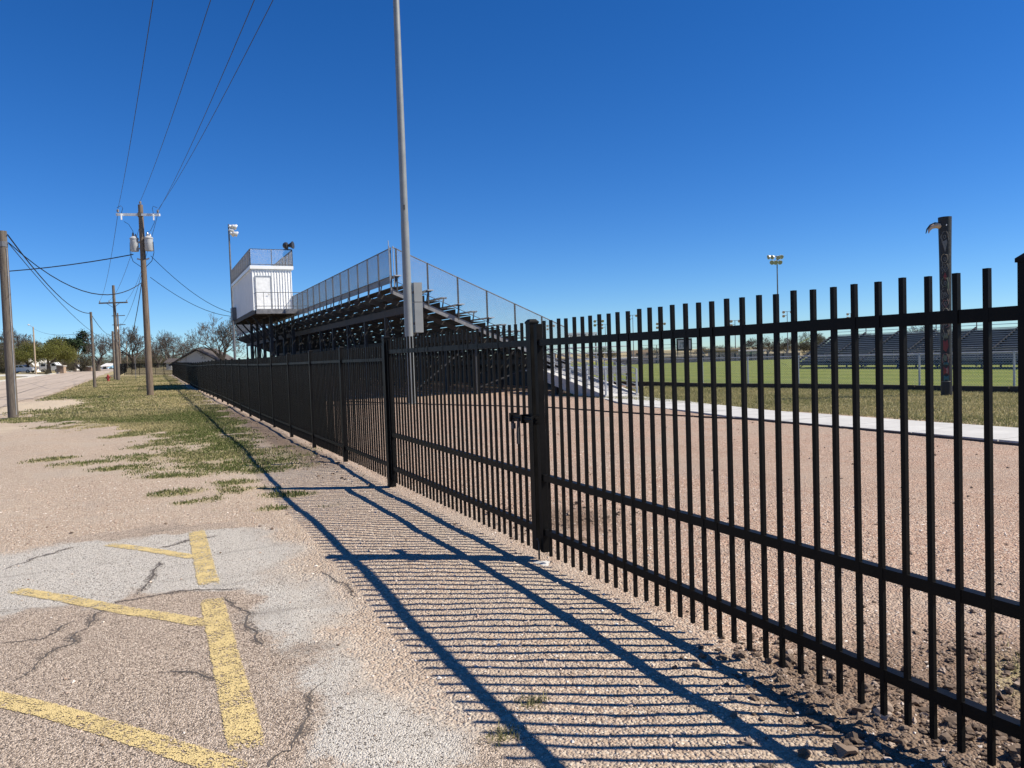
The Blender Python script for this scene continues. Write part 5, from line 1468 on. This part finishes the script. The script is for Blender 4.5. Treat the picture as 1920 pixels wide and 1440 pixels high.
def tree(kind, px, ytop, d, wpx, label, name='bare_tree', seed=0, buds=False, ybase=None):
    o = on_ground(px, d); h = at_depth(px, ytop, d).z - o.z; k = d/FPX
    t = thing(name, label, 'tree', o, 'trees along the street and field')
    if kind == 'bare': bm_, lf_ = BARE[seed % 4][0], (HAZE[seed % 4] if buds else None)
    else: bm_, lf_ = {'spring': SPRING, 'olive': OLIVE, 'ever': EVER}[kind]
    bb = np.array([v.co[:] for v in bm_.vertices]); w0 = np.ptp(bb[:, 0])*.9
    s = wpx*k/w0
    r = random.Random(seed+px).uniform(0, 6.28)
    for nm, me in (('trunk', bm_), ('crown', lf_)):
        if me is None: continue
        p = bpy.data.objects.new(nm, me); COL.objects.link(p); p.parent = t; p.scale = (s, s, h); p.rotation_euler = (0, 0, r)
T_ = tree
T_('bare', 20, 612, 190, 95, 'hazy budding tree rising over the brick house', 'budding_tree', 0, True)
T_('bare', 60, 622, 200, 90, 'hazy budding tree behind the bright spring-green tree', 'budding_tree', 1, True)
T_('olive', -15, 632, 175, 90, 'olive leafed tree beside the brick house', 'leafy_tree', 2)
T_('spring', 92, 632, 158, 88, 'bright spring-green spreading tree on the lawn across the street', 'leafy_tree', 3)
T_('spring', 52, 640, 172, 66, 'spring-green tree standing over the white pickup', 'leafy_tree', 9)
T_('ever', 138, 621, 200, 84, 'dark dense evergreen tree behind the street houses', 'evergreen_tree', 4)
T_('olive', 152, 655, 190, 54, 'low olive bushy tree under the dark evergreen', 'bushy_tree', 5)
T_('olive', 120, 660, 210, 50, 'low olive bushy tree behind the brick pillar', 'bushy_tree', 15)
T_('bare', 184, 620, 185, 68, 'bare wide-branching tree at the street bend', 'bare_tree', 0)
T_('bare', 252, 606, 200, 76, 'large bare tree behind the return fence', 'bare_tree', 1)
T_('bare', 318, 618, 185, 62, 'bare tree standing before the grey gabled house', 'bare_tree', 2)
T_('bare', 352, 622, 175, 60, 'leaning bare tree next to the gabled house roof', 'bare_tree', 3)
T_('bare', 418, 586, 150, 96, 'biggest bare tree beside the press box stilts', 'bare_tree', 1)
T_('bare', 296, 640, 230, 50, 'small bare tree far behind the transformer pole', 'bare_tree', 0)
T_('olive', 290, 652, 240, 56, 'olive shrubby tree between the small white shed and return fence', 'bushy_tree', 6)
T_('olive', 386, 648, 215, 80, 'olive tree mass behind the gabled house ridge', 'bushy_tree', 7)
T_('olive', 250, 656, 260, 70, 'far olive trees at the end of the verge', 'bushy_tree', 8)
for k_, (px_, yt_, w_) in enumerate(((168, 664, 60), (205, 668, 50), (228, 664, 60), (276, 660, 60), (312, 664, 60), (345, 660, 60), (10, 650, 80), (80, 655, 80))):
    T_('olive', px_, yt_, 270+k_*9, w_, ('far olive tree closing the view behind the ' + ('street bend', 'blue shed', 'street fence', 'transformer pole', 'white shed', 'far end of the gabled house', 'brick house roof', 'white van')[k_]), 'bushy_tree', 30+k_)
T_('bare', 1411, 632, 190, 36, 'bare tree beyond the green shed', 'bare_tree', 2, True)
T_('bare', 1439, 628, 190, 42, 'bare tree standing beside the white roofed shed', 'bare_tree', 3, True)
T_('bare', 1474, 630, 200, 44, 'budding tree near the square-framed light mast', 'budding_tree', 0, True)
T_('olive', 1522, 620, 170, 50, 'olive tree at the end of the far grandstand', 'leafy_tree', 1)
T_('bare', 1540, 622, 190, 40, 'bare tree just behind the far grandstand end', 'bare_tree', 1, True)
T_('olive', 1618, 622, 170, 36, 'olive tree top showing over the far grandstand', 'leafy_tree', 12)
T_('bare', 1732, 606, 150, 66, 'bare tree behind the far grandstand near the totem pole', 'bare_tree', 2)
T_('bare', 1352, 645, 260, 26, 'small bare tree far beyond the tan shed', 'bare_tree', 3, True)
for k_, (px_, yt_, w_) in enumerate(((1130, 650, 60), (1215, 650, 50), (1330, 648, 50), (1450, 642, 70), (1500, 640, 60))):
    T_('olive', px_, yt_, 300+k_*9, w_, 'distant dark tree along the horizon behind the ' + ('white banner', 'tan building', 'small bleachers', 'white roofed shed', 'yellow slanting pole')[k_], 'bushy_tree', 50+k_)
T_('olive', 1380, 648, 280, 40, 'distant olive trees beyond the sheds', 'bushy_tree', 5)
# shrubs across the street
T_('olive', 87, 690, 152, 12, 'small round green shrub near the white van', 'shrub', 21)
T_('olive', 165, 684, 200, 30, 'dark clipped shrub by the white car', 'shrub', 22)

# ------------------------------------------------------------------ houses
def house(px0, px1, d, eave_y, ridge_y, wall, roof, label, depth=9, gable=True, windows=((.3, .5),), name='house', door=None):
    a = on_ground(px0, d); b = on_ground(px1, d); zb = min(a.z, b.z)-.4
    ze = at_depth((px0+px1)/2, eave_y, d).z; zr = at_depth((px0+px1)/2, ridge_y, d).z
    t = thing(name, label, 'house', (a.x, a.y, a.z), 'houses beyond the fence and street')
    A = lambda z, p: Vector((p.x, p.y, z))
    mid = (a+b)/2
    if gable:
        part('wall', MB().prism([A(zb, a), A(zb, b), A(ze, b), A(zr-.25, mid), A(ze, a)], fwv*depth), wall, t)
        mb = MB(); e = (b-a).normalized()*.6
        for p, q in ((a-e, mid), (b+e, mid)):
            sl = (zr-ze)/((mid-a).length)
            pz = ze-.6*sl
            mb.prism([A(pz, p)-fwv*.5, A(zr, q)-fwv*.5, A(zr+.22, q)-fwv*.5, A(pz+.22, p)-fwv*.5], fwv*(depth+1))
        part('roof', mb, roof, t)
    else:
        part('wall', MB().prism([A(zb, a), A(zb, b), A(ze, b), A(ze, a)], fwv*depth), wall, t)
        e = (b-a).normalized()*.5
        r0 = A(ze, a)-e-fwv*.5; r1 = A(ze, b)+e-fwv*.5
        part('roof', MB().prism([r0, r0+fwv*(depth+1), r0+fwv*(depth/2+.5)+UP*(zr-ze)], r1-r0), roof, t)
    for (u, w) in windows:
        c = a+(b-a)*u; zz = zb+.4+(ze-zb-.4)*.55
        f = part('window', MB().bar(A(zz, c)-ax*w-fwv*.03, A(zz, c)+ax*w-fwv*.03, .06, 1.25), 'siding_white', t)
        part('pane', MB().bar(A(zz, c)-ax*(w-.1)-fwv*.075, A(zz, c)+ax*(w-.1)-fwv*.075, .04, 1.05), 'glass_dark', f)
    if door:
        c = a+(b-a)*door; part('door', MB().bar(A(zb+1.4, c)-ax*.45-fwv*.03, A(zb+1.4, c)+ax*.45-fwv*.03, .06, 2.1), 'brick_tan', t)
    return t
house(324, 414, 150, 681, 655, 'siding_grey', 'roof_dark', 'grey house with a dark gabled roof behind the long fence', 10, True, ((.28, .6), (.78, .7)))
house(-30, 36, 200, 681, 664, 'brick', 'roof_dark', 'brown brick house behind the parked white pickup', 10, False, ((.75, .7), (.4, .7)))
house(34, 57, 208, 677, 664, 'brick_tan', 'roof_dark', 'tan gabled house end next to the brick house', 9, True, ((.5, .5),))
house(40, 62, 182, 683, 672, 'siding_white', 'roof_light', 'small white gabled garage behind the pickup cab', 7, True, ())
house(112, 128, 230, 684, 673, 'siding_white', 'roof_tan', 'white porch house between the trees across the street', 8, False, ((.3, .5), (.7, .5)), door=.5)
house(190, 203, 250, 687, 681, 'siding_white', 'roof_light', 'white house front at the street bend', 8, False, ((.5, .6),))
house(204, 213, 245, 690, 685, 'siding_blue', 'siding_blue', 'light blue shed at the far end of the street', 6, False, ((.5, .5),), name='blue_shed')
house(312, 322, 165, 680, 672, 'siding_white', 'roof_dark', 'small white shed before the grey gabled house', 5, False, (), name='white_shed')
# brick pillar / mailbox stand, tan box, bin
def brick_pillar(px, d, w, h, label):
    o = on_ground(px, d); t = thing('brick_pillar', label, 'pillar', o)
    part('body', MB().bar(o-ax*w/2+UP*h*.5, o+ax*w/2+UP*h*.5, w*.6, h), 'brick_tan', t)
    part('cap', MB().prism([o-ax*(w/2+.1)+UP*(h+.01)-fwv*w*.4, o+ax*(w/2+.1)+UP*(h-.25)-fwv*w*.4, o+ax*(w/2+.1)+UP*(h-.10)-fwv*w*.4, o-ax*(w/2+.1)+UP*(h+.16)-fwv*w*.4], fwv*w*.8), 'concrete', t)
brick_pillar(115, 166, 1.6, 1.75, 'low brown brick mailbox pillar with a sloping pale cap')
brick_pillar(167, 190, 1.9, 1.2, 'squat tan brick pillar at the kerb farther along the street')

# ------------------------------------------------------------------ vehicles
def vehicle(name, label, cat, px, d, prof, L, W, wheels, glass, right=True, extra=None):
    """side profile extruded across; length lies across the view"""
    o = on_ground(px, d); sgn = 1 if right else -1
    t = thing(name, label, cat, o, 'parked vehicles')
    def P(u, z, w): return o + ax*(sgn*u) + fwv*w + UP*z
    body = MB().prism([P(u, z, -W/2) for u, z in prof], fwv*W)
    part('body', body, 'car_white', t)
    for gl in glass:
        part('window', MB().prism([P(u, z, -W/2-.015) for u, z in gl], fwv*.012), 'glass_dark', t)
    for u in wheels:
        for w in (-W/2-.02, W/2-.2):
            wh = part('wheel', MB().lathe(P(u, .37, w), [(.37, 0), (.37, .22)], 16, fwv), 'tyre', t)
            part('rim', MB().lathe(P(u, .37, w-.012), [(.22, 0), (.22, .02)], 12, fwv), 'rim', wh)
    for (u, z, w_, h_, m_, nm) in (extra or []):
        part(nm, MB().prism([P(u, z, -W/2-.02), P(u+w_, z, -W/2-.02), P(u+w_, z+h_, -W/2-.02), P(u, z+h_, -W/2-.02)], fwv*.018), m_, t)
    return t
truck = [(-2.9, .55), (-2.9, 1.15), (-1.35, 1.18), (-1.2, 1.85), (.55, 1.88), (1.35, 1.30), (2.75, 1.18), (2.9, .95), (2.9, .5), (2.4, .42), (-2.4, .42)]
vehicle('pickup_truck', 'white four-door pickup truck parked before the brick house', 'pickup', 42, 172, truck, 5.8, 1.95, (-1.85, 1.85),
        [[(-1.08, 1.30), (-1.02, 1.74), (-.25, 1.76), (-.25, 1.30)], [(-.15, 1.30), (-.15, 1.76), (.48, 1.76), (1.05, 1.30)]], True,
        [(-2.88, .85, .12, .25, 'tail_red', 'tail_light'), (2.75, .85, .12, .2, 'reflector', 'headlight'), (-2.95, .5, .3, .14, 'galv', 'bumper'), (2.65, .48, .3, .14, 'galv', 'bumper'), (-.2, 1.1, .14, .04, 'galv_dark', 'door_handle'), (.7, 1.1, .14, .04, 'galv_dark', 'door_handle')])
suv = [(-2.3, .5), (-2.35, 1.0), (-2.1, 1.65), (.3, 1.7), (1.0, 1.12), (2.1, 1.0), (2.3, .8), (2.3, .45), (-2.2, .4)]
vehicle('parked_car', 'white low car parked by the porch house', 'car', 145, 215, suv, 4.6, 1.85, (-1.45, 1.45),
        [[(-1.95, 1.1), (-1.8, 1.55), (-.7, 1.58), (-.7, 1.1)], [(-.6, 1.1), (-.6, 1.58), (.25, 1.58), (.8, 1.1)]], True,
        [(-2.33, .75, .1, .2, 'tail_red', 'tail_light'), (2.18, .72, .1, .15, 'reflector', 'headlight'), (-.4, 1.0, .14, .04, 'galv_dark', 'door_handle')])
van = [(-2.4, .5), (-2.4, 2.2), (-2.2, 2.35), (1.2, 2.35), (2.0, 1.5), (2.6, 1.2), (2.7, .9), (2.7, .5), (-2.2, .42)]
vehicle('parked_van', 'white tall van parked behind the spring-green tree trunk', 'van', 97, 178, van, 5.1, 1.95, (-1.6, 1.7),
        [[(.6, 1.5), (.6, 2.1), (1.15, 2.1), (1.7, 1.5)], [(-1.9, 1.5), (-1.9, 2.0), (-.9, 2.0), (-.9, 1.5)]], True,
        [(-2.4, .9, .1, .3, 'tail_red', 'tail_light'), (2.55, .85, .1, .2, 'reflector', 'headlight'), (.45, 1.15, .14, .04, 'galv_dark', 'door_handle')])
